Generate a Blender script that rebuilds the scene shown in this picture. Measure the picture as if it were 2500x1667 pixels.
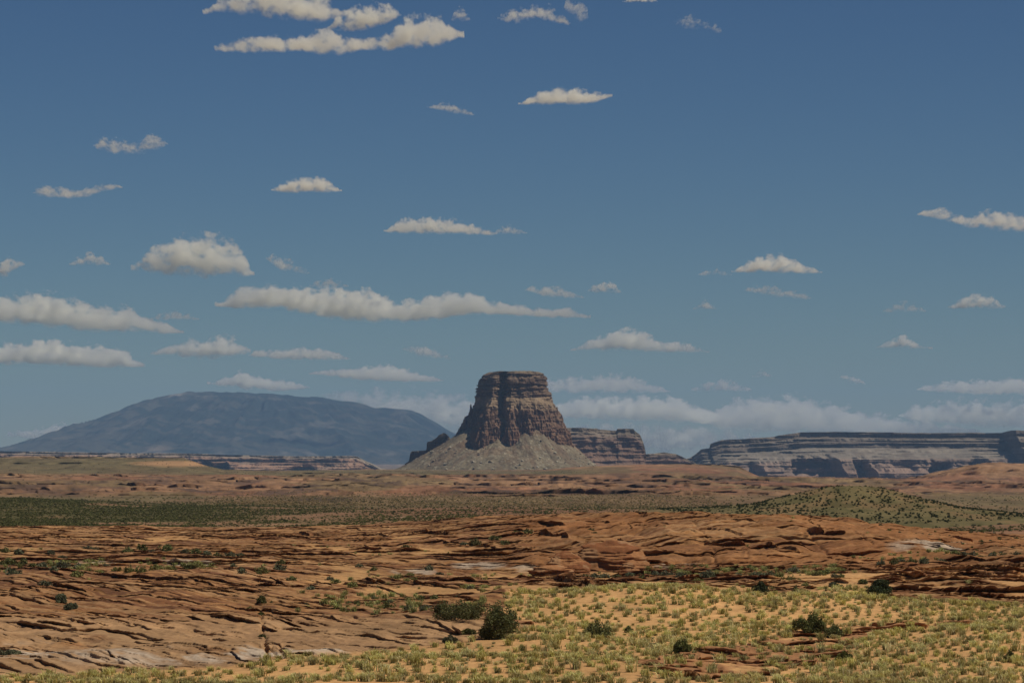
import bpy, bmesh, math, random
import numpy as np

for o in list(bpy.data.objects):
    bpy.data.objects.remove(o)
C = bpy.context.scene.collection
R = math.radians
rng = random.Random(7)
nr = np.random.RandomState(11)

# ------------------------------------------------------------------ camera
LENS = 113.0
PX = 36.0 / LENS / 2500.0            # tangent of one photo pixel
YH = 1105.0                          # photo row of the true horizon
PITCH = math.atan((YH - 833.5) * PX)
cd = bpy.data.cameras.new('camera')
cd.lens = LENS
cd.sensor_width = 36.0
cd.sensor_fit = 'HORIZONTAL'
cd.clip_start = 0.5
cd.clip_end = 600000.0
cam = bpy.data.objects.new('camera', cd)
C.objects.link(cam)
cam.location = (0, 0, 0)
cam.rotation_euler = (math.pi / 2 + PITCH, 0, 0)
sc = bpy.context.scene
sc.camera = cam

# ------------------------------------------------------------------ light
SUN_EL, SUN_AZ = 58.0, 105.0         # azimuth clockwise from the view direction
sv = (math.sin(R(SUN_AZ)) * math.cos(R(SUN_EL)), math.cos(R(SUN_AZ)) * math.cos(R(SUN_EL)), math.sin(R(SUN_EL)))
w = bpy.data.worlds.new('World')
sc.world = w
w.use_nodes = True
nt = w.node_tree
bg = nt.nodes['Background']
sky = nt.nodes.new('ShaderNodeTexSky')
sky.sky_type = 'NISHITA'
sky.sun_disc = False
sky.sun_elevation = R(SUN_EL)
sky.sun_rotation = R(SUN_AZ)
sky.altitude = 1300.0
sky.air_density = 1.0
sky.dust_density = 0.15
sky.ozone_density = 6.0
tint = nt.nodes.new('ShaderNodeMix'); tint.data_type = 'RGBA'; tint.blend_type = 'MULTIPLY'
tint.inputs[0].default_value = 1.0
tint.inputs[7].default_value = (0.455, 0.470, 0.475, 1)
gam = nt.nodes.new('ShaderNodeGamma'); gam.inputs[1].default_value = 1.4
nt.links.new(sky.outputs[0], gam.inputs[0])
nt.links.new(gam.outputs[0], tint.inputs[6])
nt.links.new(tint.outputs[2], bg.inputs['Color'])
bg.inputs['Strength'].default_value = 0.05
sl = bpy.data.lights.new('sun', 'SUN')
sl.energy = 5.0
sl.angle = R(0.53)
sl.color = (1.0, 0.925, 0.775)
so = bpy.data.objects.new('sun', sl)
C.objects.link(so)
from mathutils import Vector
so.rotation_euler = Vector(sv).to_track_quat('Z', 'Y').to_euler()
so.location = (300, -200, 600)
sc.view_settings.view_transform = 'Standard'
sc.view_settings.look = 'None'
sc.view_settings.gamma = 1.0
sc.view_settings.exposure = -0.42

sc.render.engine = 'CYCLES'
cy = sc.cycles
cy.max_bounces = 12
cy.diffuse_bounces = 2
cy.glossy_bounces = 1
cy.transmission_bounces = 2
cy.transparent_max_bounces = 8
cy.volume_bounces = 12
cy.volume_step_rate = 0.08
cy.volume_max_steps = 512
cy.use_denoising = True
cy.denoiser = 'OPENIMAGEDENOISE'
cy.sample_clamp_indirect = 8.0

# ------------------------------------------------------------------ helpers
def at(x, y, d):
    """World point seen at photo pixel x, y and at depth d along the view's horizontal axis."""
    u, v = (x - 1250.0) * PX, (833.5 - y) * PX
    yy = math.cos(PITCH) - math.sin(PITCH) * v
    zz = math.sin(PITCH) + math.cos(PITCH) * v
    k = d / yy
    return Vector((u * k, d, zz * k))

_T = nr.rand(256, 256).astype(np.float32)
_T3 = nr.rand(64, 64, 64).astype(np.float32)

def vnoise(x, y):
    x = np.asarray(x, np.float64); y = np.asarray(y, np.float64)
    xf = np.floor(x); yf = np.floor(y)
    fx = (x - xf).astype(np.float32); fy = (y - yf).astype(np.float32)
    xi = xf.astype(np.int64) & 255; yi = yf.astype(np.int64) & 255
    x1 = (xi + 1) & 255; y1 = (yi + 1) & 255
    fx = fx * fx * (3 - 2 * fx); fy = fy * fy * (3 - 2 * fy)
    a = _T[xi, yi]; b = _T[x1, yi]; c = _T[xi, y1]; d = _T[x1, y1]
    return (a + (b - a) * fx) * (1 - fy) + (c + (d - c) * fx) * fy

def fbm(x, y, octv=4, gain=0.5):
    """0..1, mean 0.5"""
    s = 0; a = 1.0; t = 0
    for i in range(octv):
        s = s + a * vnoise(x * 2.03 ** i + 17.3 * i, y * 2.03 ** i + 5.9 * i)
        t += a; a *= gain
    return s / t

def vnoise3(x, y, z):
    xf = np.floor(x); yf = np.floor(y); zf = np.floor(z)
    fx = x - xf; fy = y - yf; fz = z - zf
    xi = xf.astype(np.int64) & 63; yi = yf.astype(np.int64) & 63; zi = zf.astype(np.int64) & 63
    x1 = (xi + 1) & 63; y1 = (yi + 1) & 63; z1 = (zi + 1) & 63
    fx = fx * fx * (3 - 2 * fx); fy = fy * fy * (3 - 2 * fy); fz = fz * fz * (3 - 2 * fz)
    def L(a, b, f): return a + (b - a) * f
    return L(L(L(_T3[xi, yi, zi], _T3[x1, yi, zi], fx), L(_T3[xi, y1, zi], _T3[x1, y1, zi], fx), fy),
             L(L(_T3[xi, yi, z1], _T3[x1, yi, z1], fx), L(_T3[xi, y1, z1], _T3[x1, y1, z1], fx), fy), fz)

def fbm3(x, y, z, octv=4, gain=0.5):
    s = 0; a = 1.0; t = 0
    for i in range(octv):
        k = 2.03 ** i
        s = s + a * vnoise3(x * k + 7.7 * i, y * k + 3.1 * i, z * k + 11.9 * i)
        t += a; a *= gain
    return s / t

def sstep(a, b, x):
    t = np.clip((x - a) / (b - a), 0, 1)
    return t * t * (3 - 2 * t)

def smooth_interp(x, xs, ys):
    """monotone-ish smooth interpolation of a polyline"""
    return np.interp(x, xs, ys)

def mesh_obj(name, V, F, mat, parent=None, smooth=False, col=None):
    """F: (n,4) or (n,3) array of indices."""
    V = np.ascontiguousarray(V, np.float32); F = np.ascontiguousarray(F, np.int32)
    me = bpy.data.meshes.new(name)
    n, k = F.shape
    me.vertices.add(len(V)); me.vertices.foreach_set('co', V.ravel())
    me.loops.add(n * k); me.loops.foreach_set('vertex_index', F.ravel())
    me.polygons.add(n)
    me.polygons.foreach_set('loop_start', np.arange(0, n * k, k, dtype=np.int32))
    me.polygons.foreach_set('loop_total', np.full(n, k, np.int32))
    if smooth:
        me.polygons.foreach_set('use_smooth', np.ones(n, bool))
    if col is not None:
        at_ = me.color_attributes.new('Col', 'FLOAT_COLOR', 'POINT')
        c4 = np.ones((len(V), 4), np.float32); c4[:, :3] = col
        at_.data.foreach_set('color', c4.ravel())
    me.update(calc_edges=True)
    me.materials.append(mat)
    o = bpy.data.objects.new(name, me)
    C.objects.link(o)
    if parent: o.parent = parent
    return o

def grid_faces(nrow, ncol, wrap=False):
    i = np.arange(nrow - 1)[:, None]; j = np.arange(ncol if wrap else ncol - 1)[None, :]
    a = i * ncol + j; b = i * ncol + (j + 1) % ncol
    return np.stack([a, b, b + ncol, a + ncol], -1).reshape(-1, 4)

def tag(o, label=None, cat=None, group=None, kind=None):
    if label: o['label'] = label
    if cat: o['category'] = cat
    if group: o['group'] = group
    if kind: o['kind'] = kind
    return o

def empty(name, loc):
    o = bpy.data.objects.new(name, None)
    C.objects.link(o); o.location = loc
    o.empty_display_size = 1.0
    return o

def new_mat(name, rough=0.95, spec=0.15):
    m = bpy.data.materials.new(name); m.use_nodes = True
    t = m.node_tree; p = t.nodes['Principled BSDF']
    p.inputs['Roughness'].default_value = rough
    p.inputs['Specular IOR Level'].default_value = spec
    return m, t, p

def N(t, kind, **kw):
    n = t.nodes.new(kind)
    for k, v in kw.items():
        if k.startswith('i_'):
            key = k[2:]
            n.inputs[int(key) if key.isdigit() else key].default_value = v
        else:
            setattr(n, k, v)
    return n

def math_n(t, op, a, b=None, c=None, clamp=False):
    n = t.nodes.new('ShaderNodeMath'); n.operation = op; n.use_clamp = clamp
    for i, v in enumerate((a, b, c)):
        if v is None: continue
        if isinstance(v, (int, float)): n.inputs[i].default_value = v
        else: t.links.new(v, n.inputs[i])
    return n.outputs[0]

# ------------------------------------------------------------------ haze (closed box round the land; the clouds stay above and beyond it)
hm = bpy.data.materials.new('thin air'); hm.use_nodes = True
ht = hm.node_tree
for n in list(ht.nodes):
    if n.type != 'OUTPUT_MATERIAL': ht.nodes.remove(n)
hv = ht.nodes.new('ShaderNodeVolumePrincipled')
hv.inputs['Color'].default_value = (0.33, 0.59, 1.0, 1)
hv.inputs['Density'].default_value = 1.4e-5
hv.inputs['Anisotropy'].default_value = 0.0
ht.links.new(hv.outputs[0], ht.nodes[0].inputs['Volume'])
hx, hy0, hy1, hz0, hz1 = 62000.0, -3000.0, 51500.0, -330.0, 1010.0
hV = [(x, y, z) for x in (-hx, hx) for y in (hy0, hy1) for z in (hz0, hz1)]
hF = [(0, 1, 3, 2), (4, 6, 7, 5), (0, 4, 5, 1), (2, 3, 7, 6), (0, 2, 6, 4), (1, 5, 7, 3)]
haze = mesh_obj('haze', hV, np.array(hF), hm)
tag(haze, 'thin blue air haze filling the desert distance', 'haze', kind='stuff')

# ------------------------------------------------------------------ ground: base profile
# control columns: photo column -> (depth, photo row) pairs along that line of sight
CTRL = {
 -600: [(172, 1667), (186, 1640), (205, 1590), (245, 1500), (310, 1420), (360, 1386), (430, 1350), (600, 1300), (700, 1287), (820, 1292), (950, 1285), (1300, 1250), (2000, 1213), (2500, 1217), (3000, 1203), (4200, 1162), (5000, 1158), (7500, 1117), (9000, 1152), (16000, 1156), (60000, 1112)],
 0:    [(172, 1667), (186, 1640), (205, 1590), (245, 1500), (310, 1420), (360, 1386), (430, 1350), (600, 1300), (700, 1287), (820, 1292), (950, 1285), (1300, 1250), (2000, 1215), (2500, 1219), (3000, 1207), (4200, 1165), (5000, 1160), (7500, 1117), (9000, 1152), (16000, 1156), (60000, 1112)],
 450:  [(172, 1667), (186, 1640), (205, 1585), (245, 1498), (310, 1422), (360, 1386), (430, 1350), (600, 1303), (720, 1288), (850, 1292), (1000, 1284), (1350, 1258), (1900, 1235), (2600, 1222), (3300, 1198), (4300, 1170), (5200, 1160), (7000, 1119), (9000, 1152), (16000, 1156), (60000, 1112)],
 535:  [(172, 1667), (186, 1640), (205, 1583), (245, 1498), (310, 1423), (360, 1387), (430, 1350), (600, 1303), (720, 1287), (850, 1290), (1000, 1282), (1350, 1257), (1900, 1235), (2600, 1220), (3400, 1196), (4400, 1170), (5400, 1160), (7000, 1147), (9000, 1152), (16000, 1156), (60000, 1112)],
 850:  [(172, 1667), (192, 1610), (215, 1560), (250, 1495), (310, 1428), (360, 1390), (430, 1352), (600, 1303), (720, 1285), (850, 1284), (1000, 1275), (1400, 1255), (2000, 1236), (2700, 1215), (3600, 1190), (4600, 1168), (6000, 1160), (8500, 1148), (10000, 1147), (16000, 1156), (60000, 1112)],
 1250: [(172, 1667), (195, 1600), (225, 1530), (265, 1445), (310, 1420), (350, 1398), (430, 1350), (520, 1298), (650, 1262), (800, 1264), (1100, 1258), (1500, 1245), (2200, 1232), (2900, 1208), (3800, 1188), (5000, 1168), (6500, 1162), (8500, 1149), (10000, 1147), (16000, 1156), (60000, 1112)],
 1600: [(172, 1667), (195, 1600), (225, 1535), (268, 1440), (305, 1418), (345, 1396), (385, 1386), (440, 1325), (600, 1256), (800, 1264), (1100, 1262), (1500, 1246), (2200, 1236), (2900, 1208), (3800, 1186), (5000, 1165), (7000, 1134), (8500, 1140), (11000, 1150), (16000, 1156), (60000, 1112)],
 1420: [(172, 1667), (195, 1600), (225, 1533), (267, 1442), (308, 1419), (348, 1397), (400, 1370), (480, 1310), (630, 1259), (800, 1264), (1100, 1260), (1500, 1245), (2200, 1234), (2900, 1208), (3800, 1187), (5000, 1167), (7000, 1139), (8500, 1143), (10000, 1147), (16000, 1156), (60000, 1112)],
 1790: [(172, 1667), (195, 1603), (225, 1538), (266, 1450), (302, 1417), (342, 1394), (382, 1385), (430, 1325), (550, 1260), (740, 1278), (1030, 1284), (1500, 1258), (2200, 1243), (2950, 1210), (3900, 1188), (5200, 1168), (7000, 1138), (8500, 1160), (12000, 1172), (16000, 1172), (60000, 1112)],
 1845: [(172, 1667), (195, 1604), (225, 1539), (266, 1453), (301, 1417), (341, 1393), (381, 1385), (427, 1325), (540, 1262), (720, 1281), (1015, 1288), (1500, 1260), (2200, 1244), (2980, 1211), (3950, 1189), (5300, 1170), (7000, 1166), (9000, 1172), (12000, 1174), (16000, 1172), (60000, 1112)],
 1900: [(172, 1667), (195, 1605), (225, 1540), (265, 1455), (300, 1416), (340, 1392), (380, 1384), (425, 1325), (530, 1264), (700, 1284), (1000, 1292), (1500, 1262), (2200, 1246), (3000, 1212), (4000, 1190), (5500, 1170), (7000, 1166), (9000, 1172), (12000, 1174), (16000, 1172), (60000, 1112)],
 2200: [(172, 1667), (195, 1610), (225, 1545), (262, 1462), (300, 1414), (340, 1390), (380, 1378), (430, 1335), (540, 1288), (700, 1300), (1000, 1300), (1500, 1268), (2200, 1252), (3000, 1222), (4000, 1200), (5200, 1177), (6200, 1171), (7000, 1172), (9000, 1174), (16000, 1174), (60000, 1112)],
 2310: [(172, 1667), (195, 1608), (225, 1540), (259, 1467), (298, 1414), (340, 1389), (384, 1376), (437, 1340), (560, 1300), (730, 1302), (1000, 1297), (1500, 1267), (2200, 1251), (3000, 1222), (4000, 1201), (5200, 1174), (6100, 1149), (7000, 1152), (9000, 1172), (16000, 1172), (60000, 1112)],
 2400: [(172, 1667), (195, 1606), (225, 1535), (257, 1471), (296, 1415), (340, 1389), (387, 1375), (443, 1344), (580, 1310), (760, 1301), (1000, 1294), (1500, 1266), (2200, 1250), (3000, 1222), (4000, 1202), (5200, 1173), (6000, 1134), (7000, 1138), (9000, 1172), (16000, 1172), (60000, 1112)],
 2500: [(172, 1667), (195, 1605), (225, 1530), (255, 1475), (295, 1415), (340, 1388), (390, 1374), (450, 1348), (600, 1320), (800, 1300), (1000, 1290), (1500, 1264), (2200, 1250), (3000, 1222), (4000, 1203), (5200, 1172), (6000, 1134), (7000, 1136), (9000, 1170), (16000, 1172), (60000, 1112)],
 3100: [(172, 1667), (195, 1605), (225, 1530), (255, 1475), (295, 1415), (340, 1388), (390, 1374), (450, 1348), (600, 1320), (800, 1300), (1000, 1290), (1500, 1264), (2200, 1250), (3000, 1222), (4000, 1203), (5200, 1168), (6000, 1130), (7000, 1134), (9000, 1170), (16000, 1172), (60000, 1112)],
}
CK = sorted(CTRL)

def hermite(x, xs, ys):
    xs = np.asarray(xs, float); ys = np.asarray(ys, float)
    dx = np.diff(xs); s = np.diff(ys) / dx
    m = np.zeros_like(xs); m[0] = s[0]; m[-1] = s[-1]
    same = s[:-1] * s[1:] > 0
    m[1:-1] = np.where(same, 2 * s[:-1] * s[1:] / np.where(same, s[:-1] + s[1:], 1), 0)
    i = np.clip(np.searchsorted(xs, x) - 1, 0, len(xs) - 2)
    t = (x - xs[i]) / dx[i]
    h00 = (1 + 2 * t) * (1 - t) ** 2; h10 = t * (1 - t) ** 2; h01 = t * t * (3 - 2 * t); h11 = t * t * (t - 1)
    return h00 * ys[i] + h10 * dx[i] * m[i] + h01 * ys[i + 1] + h11 * dx[i] * m[i + 1]

LD0, LD1, NLD = math.log(172.0), math.log(60000.0), 1600
LDG = np.linspace(LD0, LD1, NLD)
XG = np.arange(-600, 3101, 50.0)
rows_at_ctrl = np.stack([hermite(LDG, np.log([p[0] for p in CTRL[k]]), [p[1] for p in CTRL[k]]) for k in CK])
ROWS = np.stack([hermite(XG, np.array(CK, float), rows_at_ctrl[:, j]) for j in range(NLD)], 1)   # (nx, nld)

def base_row(xpx, d):
    fx = np.clip((np.asarray(xpx, float) - XG[0]) / 50.0, 0, len(XG) - 1.001)
    fy = np.clip((np.log(np.maximum(d, 172.0)) - LD0) / (LD1 - LD0) * (NLD - 1), 0, NLD - 1.001)
    i = fx.astype(int); j = fy.astype(int); a = fx - i; b = fy - j
    return (ROWS[i, j] * (1 - a) + ROWS[i + 1, j] * a) * (1 - b) + (ROWS[i, j + 1] * (1 - a) + ROWS[i + 1, j + 1] * a) * b

TANB = (1667 - YH) * PX
def base_z(X, Y):
    Y = np.asarray(Y, float); X = np.asarray(X, float)
    Ys = np.maximum(Y, 1.0)
    xpx = 1250 + X / Ys / PX
    z = -(base_row(xpx, np.maximum(Ys, 172.0)) - YH) * PX * np.maximum(Ys, 172.0)
    near = -1.75 - (TANB * 172.0 - 1.75) * np.clip(Y / 172.0, -0.3, 1) ** 1.0
    return np.where(Y < 172.0, near, z)

def depth_at(xpx, y, lo=172.0, hi=7000.0, first=True):
    """first depth along column xpx where the base ground shows at photo row y"""
    ds = np.exp(np.linspace(math.log(lo), math.log(hi), 900))
    r = base_row(np.full(900, xpx), ds)
    k = np.where(r <= y)[0]
    return float(ds[k[0]]) if len(k) else hi

def ground_pt(xpx, y, lo=172.0, hi=7000.0):
    d = depth_at(xpx, y, lo, hi)
    return (xpx - 1250) * PX * d, d

# ------------------------------------------------------------------ masks traced on the land
def poly_mask(px, py, pts):
    ins = np.zeros(px.shape, bool)
    n = len(pts)
    for i in range(n):
        x0, y0 = pts[i]; x1, y1 = pts[(i + 1) % n]
        if y0 == y1: continue
        c = ((y0 > py) != (y1 > py)) & (px < (x1 - x0) * (py - y0) / (y1 - y0) + x0)
        ins ^= c
    return ins

SAND_LINE = [(-800, 1652), (0, 1650), (160, 1640), (320, 1630), (560, 1624), (700, 1603), (850, 1590), (950, 1580), (1050, 1574), (1120, 1566), (1170, 1560), (1215, 1540), (1235, 1500), (1212, 1470), (1245, 1440), (1320, 1436), (1420, 1438), (1500, 1432), (1580, 1412), (1640, 1424), (1720, 1446), (1800, 1460), (1900, 1462), (1980, 1452), (2045, 1412), (2085, 1420), (2120, 1458), (2200, 1466), (2350, 1470), (2500, 1474), (3200, 1474)]
_sx = [p[0] for p in SAND_LINE]; _sy = [p[1] for p in SAND_LINE]
ROCK_IN_SAND = [
 [(1640, 1600), (1760, 1588), (1850, 1560), (2080, 1530), (2300, 1517), (2420, 1514), (2440, 1520), (2300, 1534), (2140, 1560), (2090, 1585), (2060, 1610), (1990, 1622), (1860, 1640), (1760, 1656), (1640, 1648), (1560, 1618)],
 [(1540, 1610), (1640, 1598), (1720, 1606), (1640, 1650), (1560, 1632)],
 [(1200, 1520), (1250, 1512), (1310, 1522), (1250, 1540)],
]

def sand_at(px, py):
    line = np.interp(px, np.array(_sx), np.array(_sy)) if True else 0
    s = sstep(-5, 6, py - line)
    rk = np.zeros(px.shape)
    for p in ROCK_IN_SAND:
        rk = np.maximum(rk, poly_mask(px, py, p))
    return s, rk

# ------------------------------------------------------------------ overhanging ledges traced on the slickrock (2352-wide enlargements)
L3 = [(0,68,150,72,12),(100,112,290,135,13),(1160,130,1220,145,14),(1350,92,1440,106,18),(1590,75,1660,80,12),(1720,65,1810,70,9),(1720,105,1810,110,13),(1890,90,2090,106,24),
 (620,234,760,240,14),(790,236,880,245,18),(1115,230,1165,240,12),(520,286,600,300,11),(610,300,720,318,14),(770,290,870,315,9),(885,315,995,335,15),(1180,332,1335,346,22),(1230,302,1335,332,14),(1450,316,1530,332,13),(1490,392,1555,398,14),
 (1600,302,1760,332,11),(1680,332,1890,382,13),(1860,318,2130,350,20),(2190,300,2400,312,15),(2150,345,2290,365,15),(55,350,105,362,18),(105,335,195,370,11),(250,345,410,368,34),(800,362,860,370,13),(980,365,1110,375,11),(1190,356,1255,362,11),
 (-30,468,65,490,20),(178,515,345,530,22),(560,476,740,486,9),(740,490,885,505,12),(850,480,950,496,10),(965,478,1205,512,24),(1200,465,1262,476,11),(1250,450,1400,470,13),(1250,492,1395,512,11),(1200,520,1285,532,11),
 (1065,640,1185,690,11),(1300,640,1425,658,16),(860,640,1075,648,9),(1845,480,1965,497,8),(1955,502,2105,545,16),(1720,536,1785,542,9),(2075,525,2160,562,26),(480,630,565,682,8),(555,660,645,692,9),(490,540,790,576,7),(610,505,720,530,6),(1290,470,1480,500,8),(1500,470,1700,520,6),(1650,560,1960,600,5),(60,390,190,402,9),(300,385,520,395,7),(440,335,560,362,9)]
L4 = [(-20,292,125,302,20),(150,310,380,338,30),(380,300,560,322,18),(640,316,785,326,16),(830,330,1010,337,18),(1020,326,1300,346,15),(1380,306,1545,322,24),(1640,290,1900,300,24),(1750,264,2400,270,30),(1900,286,2220,292,28),(1600,262,1900,252,12),(2000,236,2400,240,16),(1520,255,1640,268,10),
 (100,115,262,137,30),(455,150,545,190,24),(585,230,745,227,20),(885,150,1075,156,22),(1365,98,1432,112,20),(1428,110,1535,126,17),(1160,166,1215,180,18),(1140,30,1225,36,16),(940,17,1015,25,12),(515,15,625,20,12),(680,66,745,72,9),(870,80,1080,112,8),(1355,50,1425,76,9),(1700,65,1765,86,9),(2005,122,2115,142,16),(1915,180,1965,190,12),(925,256,1065,263,11),(1280,112,1380,118,9),(480,62,560,100,9),(640,180,760,190,8),(1240,180,1320,200,9),(1540,140,1660,150,8),(1720,130,1800,140,9),(1000,52,1130,60,8),(760,110,860,116,6),(1500,226,1600,236,12),(420,238,470,262,14)]
LEDGES = []
for x0, y0, x1, y1, th in L3:
    LEDGES.append((x0 * .5315, 1250 + y0 * .5315, x1 * .5315, 1250 + y1 * .5315, th * .5315))
for x0, y0, x1, y1, th in L4:
    LEDGES.append((1250 + x0 * .5315, 1250 + y0 * .5315, 1250 + x1 * .5315, 1250 + y1 * .5315, th * .5315))
for (x0, y0, x1, y1, th) in ((0, 1287, 60, 1289, 7), (520, 1290, 640, 1296, 5), (700, 1312, 770, 1318, 6), (1000, 1300, 1080, 1304, 7), (1060, 1322, 1130, 1330, 7), (300, 1310, 380, 1318, 6), (860, 1330, 940, 1342, 7), (1150, 1330, 1220, 1340, 7), (200, 1330, 270, 1336, 6), (420, 1345, 500, 1352, 7), (1300, 1290, 1380, 1294, 7), (1420, 1275, 1490, 1279, 6), (2250, 1318, 2330, 1330, 8)):
    LEDGES.append((x0, y0, x1, y1, th))

# ------------------------------------------------------------------ ground mesh
half = 1250 * PX * 1.14
tx = np.concatenate([-np.geomspace(1.2, half * 1.03, 34), np.linspace(-half, half, 1080), np.geomspace(half * 1.03, 1.2, 34)])
dy = np.concatenate([np.linspace(-40, 150, 20), np.linspace(160, 172, 6)[:-1], np.arange(172, 330, 0.32), np.arange(330, 440, 0.40), np.arange(440, 720, 0.62), np.geomspace(720, 2000, 260), np.geomspace(2010, 12500, 420), np.geomspace(12800, 50500, 30)])
NR, NC = len(dy), len(tx)
Yg = np.repeat(dy[:, None], NC, 1); Xg = tx[None, :] * np.maximum(Yg, 60.0)
Zb = base_z(Xg, Yg)
PXg = 1250 + tx[None, :] / PX + 0 * Yg           # photo column and row of the base land at each point
PYg = YH - Zb / np.maximum(Yg, 1) / PX
near = Yg < 760
sand_raw, rk_raw = sand_at(PXg + 26 * (fbm(Xg / 5.0, Yg / 12.0, 4) - .5), PYg + 14 * (fbm(Xg / 7.0 + 50, Yg / 14.0, 4) - .5))
sand = np.where(Yg < 330, sand_raw, 0)
sand = sand * (1 - 0.85 * rk_raw * sstep(.18, .36, fbm(Xg / 3.0 + 33, Yg / 5.0, 4)))
# sand pockets between the ledges
pk = .8 * sstep(.58, .66, fbm(Xg / 9.0 + 9, Yg / 26.0 + 3, 4)) * sstep(1380, 1392, PYg) * (1 - sstep(1440, 1475, PYg)) * np.where(PXg < 1250, sstep(640, 900, PXg), 1)
pk2 = sstep(.60, .70, fbm(Xg / 14.0 + 70, Yg / 60.0 + 3, 4)) * sstep(1300, 1316, PYg) * (1 - sstep(1352, 1378, PYg)) * (PXg < 1250)
pocket = np.clip(np.maximum(pk, pk2 * .8), 0, 1) * (Yg < 760)
sand = np.maximum(sand, pocket * (1 - sand) * .95)
sand = np.where(Yg < 172, 1.0, sand)
greenband = np.clip(sstep(800, 960, Yg) * (1 - sstep(1950, 2300, Yg)), 0, 1)
rocky = (1 - sand) * np.where(Yg < 800, 1.0, 0) * (1 - sstep(700, 830, Yg))

Z = Zb.copy(); DY = np.zeros_like(Z); dark = np.zeros_like(Z)
# dome shaped slickrock body and hill
def bump_at(xpx, y, d, rx, ry, h, p=1.0):
    cx, cyy = (xpx - 1250) * PX * d, d
    q = ((Xg - cx) / rx) ** 2 + ((Yg - cyy) / ry) ** 2
    return h * np.clip(1 - q, 0, 1) ** p
HD = 1350.0; HX = (2085 - 1250) * PX * HD
HPM = PX * HD
HPROF = ([0, 60, 120, 190, 255, 330, 400, 500, 640], [86, 83.5, 69, 51, 35, 25, 15, 6, 0])      # photo pixels out from the top -> height
HRY = 1.7
def hill_h(q):
    return np.where(q < 638, hermite(np.clip(q, 0, 639), HPROF[0], HPROF[1]), 0) * HPM
hillq = np.hypot((Xg - HX) / HPM, (Yg - HD) / HPM / HRY)
hillmask = np.clip(1.3 - hillq / 520, 0, 1) * sstep(850, 1000, Yg)

# gentle swell of everything
Z += np.where(Yg > 172, (fbm(Xg / 30.0, Yg / 60.0, 3) - .5) * 0.9 * sstep(172, 200, Yg) * (Yg < 4000), 0) * (1 - .0)
Z += rocky * (fbm(Xg / 6.0 + 31, Yg / 14.0, 4) - .5) * 0.9
# the sand: low drifts and ripples
Z += sand * near * ((fbm(Xg / 8.0 + 3, Yg / 9.0 + 8, 4) - .5) * 0.55 + (fbm(Xg / 1.2 + 3, Yg / 1.0 + 8, 3) - .5) * 0.10)
for cx_, y_, d_, rx_, ry_, h_ in ((2420, 1590, 205, 14, 24, 0.8), (1900, 1500, 250, 20, 16, 0.5), (1550, 1450, 258, 9, 12, 0.6), (1150, 1620, 185, 20, 8, 0.4)):
    Z += bump_at(cx_, y_, d_, rx_, ry_, h_, 1.5)

# cross bedded slickrock: thin tilted beds that break off in little undercut steps
def bedding(nvec, spacing, h, warp, seed, mask, under=2.2, lim=760, rise=.10):
    global Z, DY
    a = np.where(dy < lim)[0][-1] + 1; sl = slice(int(np.where(dy >= 172)[0][0]), a)
    X_, Y_ = Xg[sl], Yg[sl]
    n = (X_ * nvec[0] + Y_ * nvec[1]) + warp * (fbm(X_ / (spacing * 5) + seed, Y_ / (spacing * 9) + seed * 2, 4) - .5) + spacing * .55 * (fbm(X_ / (spacing * .8) + seed, Y_ / (spacing * 1.4), 3) - .5)
    k = np.floor(n / spacing); f = n / spacing - k
    rnd = _T[(k.astype(np.int64) * 37 + int(seed * 13)) & 255, 11]
    amp = h * (0.25 + 1.1 * rnd ** 1.5) * mask[sl] * sstep(.42, .62, fbm(X_ / (spacing * 2.2) + seed * 3, Y_ / (spacing * 4) + k * 3.7, 3))
    # step up at f = 0, sinking back to the next step
    prof = np.where(f < rise, f / rise, 1 - (f - rise) / (1 - rise)) - .35
    Z[sl] += amp * prof
    ov = amp * under + spacing * rise * 1.25 * np.clip(amp / h * 2, 0, 1)
    lip = np.where(f >= rise, np.clip(1 - (f - rise) / .34, 0, 1), f / rise)
    DY[sl] -= ov * lip
    return n
left = (1 - sstep(1180, 1330, PXg)) * rocky
right = sstep(1180, 1330, PXg) * rocky
strata_l = np.zeros_like(Z)
front_r = right * sstep(1372, 1384, PYg)           # dark broken beds in front of the dome
dome = right * (1 - sstep(1376, 1390, PYg))
lf = left * sstep(1375, 1400, PYg)
lf2 = lf * (1 - .5 * sstep(1485, 1520, PYg))
bedding((0.80, 0.60), 6.5, 0.40, 12.0, 1.3, lf2, rise=.08)
bedding((0.85, 0.53), 2.9, 0.24, 7.0, 4.1, lf2, rise=.13)
bedding((0.86, 0.51), 1.7, 0.20, 3.0, 14.1, lf, lim=330, rise=.16)
bedding((0.87, 0.49), 0.9, 0.10, 2.0, 21.3, lf * sstep(1470, 1500, PYg), lim=270, rise=.25)
up_ = rocky * (1 - sstep(1375, 1400, PYg))
calm = np.where(PXg > 1300, .65, 1.0)
bedding((0.35, 0.94), 14.0, 0.55, 24.0, 2.7, up_ * calm, rise=.06)
bedding((0.30, 0.95), 6.0, 0.42, 14.0, 8.7, up_ * calm)
bedding((0.42, 0.90), 3.0, 0.22, 9.0, 11.7, up_ * calm, lim=620, rise=.2)
bedding((0.12, 0.99), 4.0, 0.75, 9.0, 5.2, front_r)
bedding((0.18, 0.98), 1.6, 0.34, 6.0, 6.9, front_r, lim=400, rise=.25)
bedding((0.3, 0.95), 2.6, 0.18, 6.0, 7.4, rk_raw * (Yg < 300) * .5, lim=300)
bedding((0.25, 0.97), 1.2, 0.10, 6.0, 9.4, rk_raw * (Yg < 300) * .6, lim=300, rise=.3)
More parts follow.
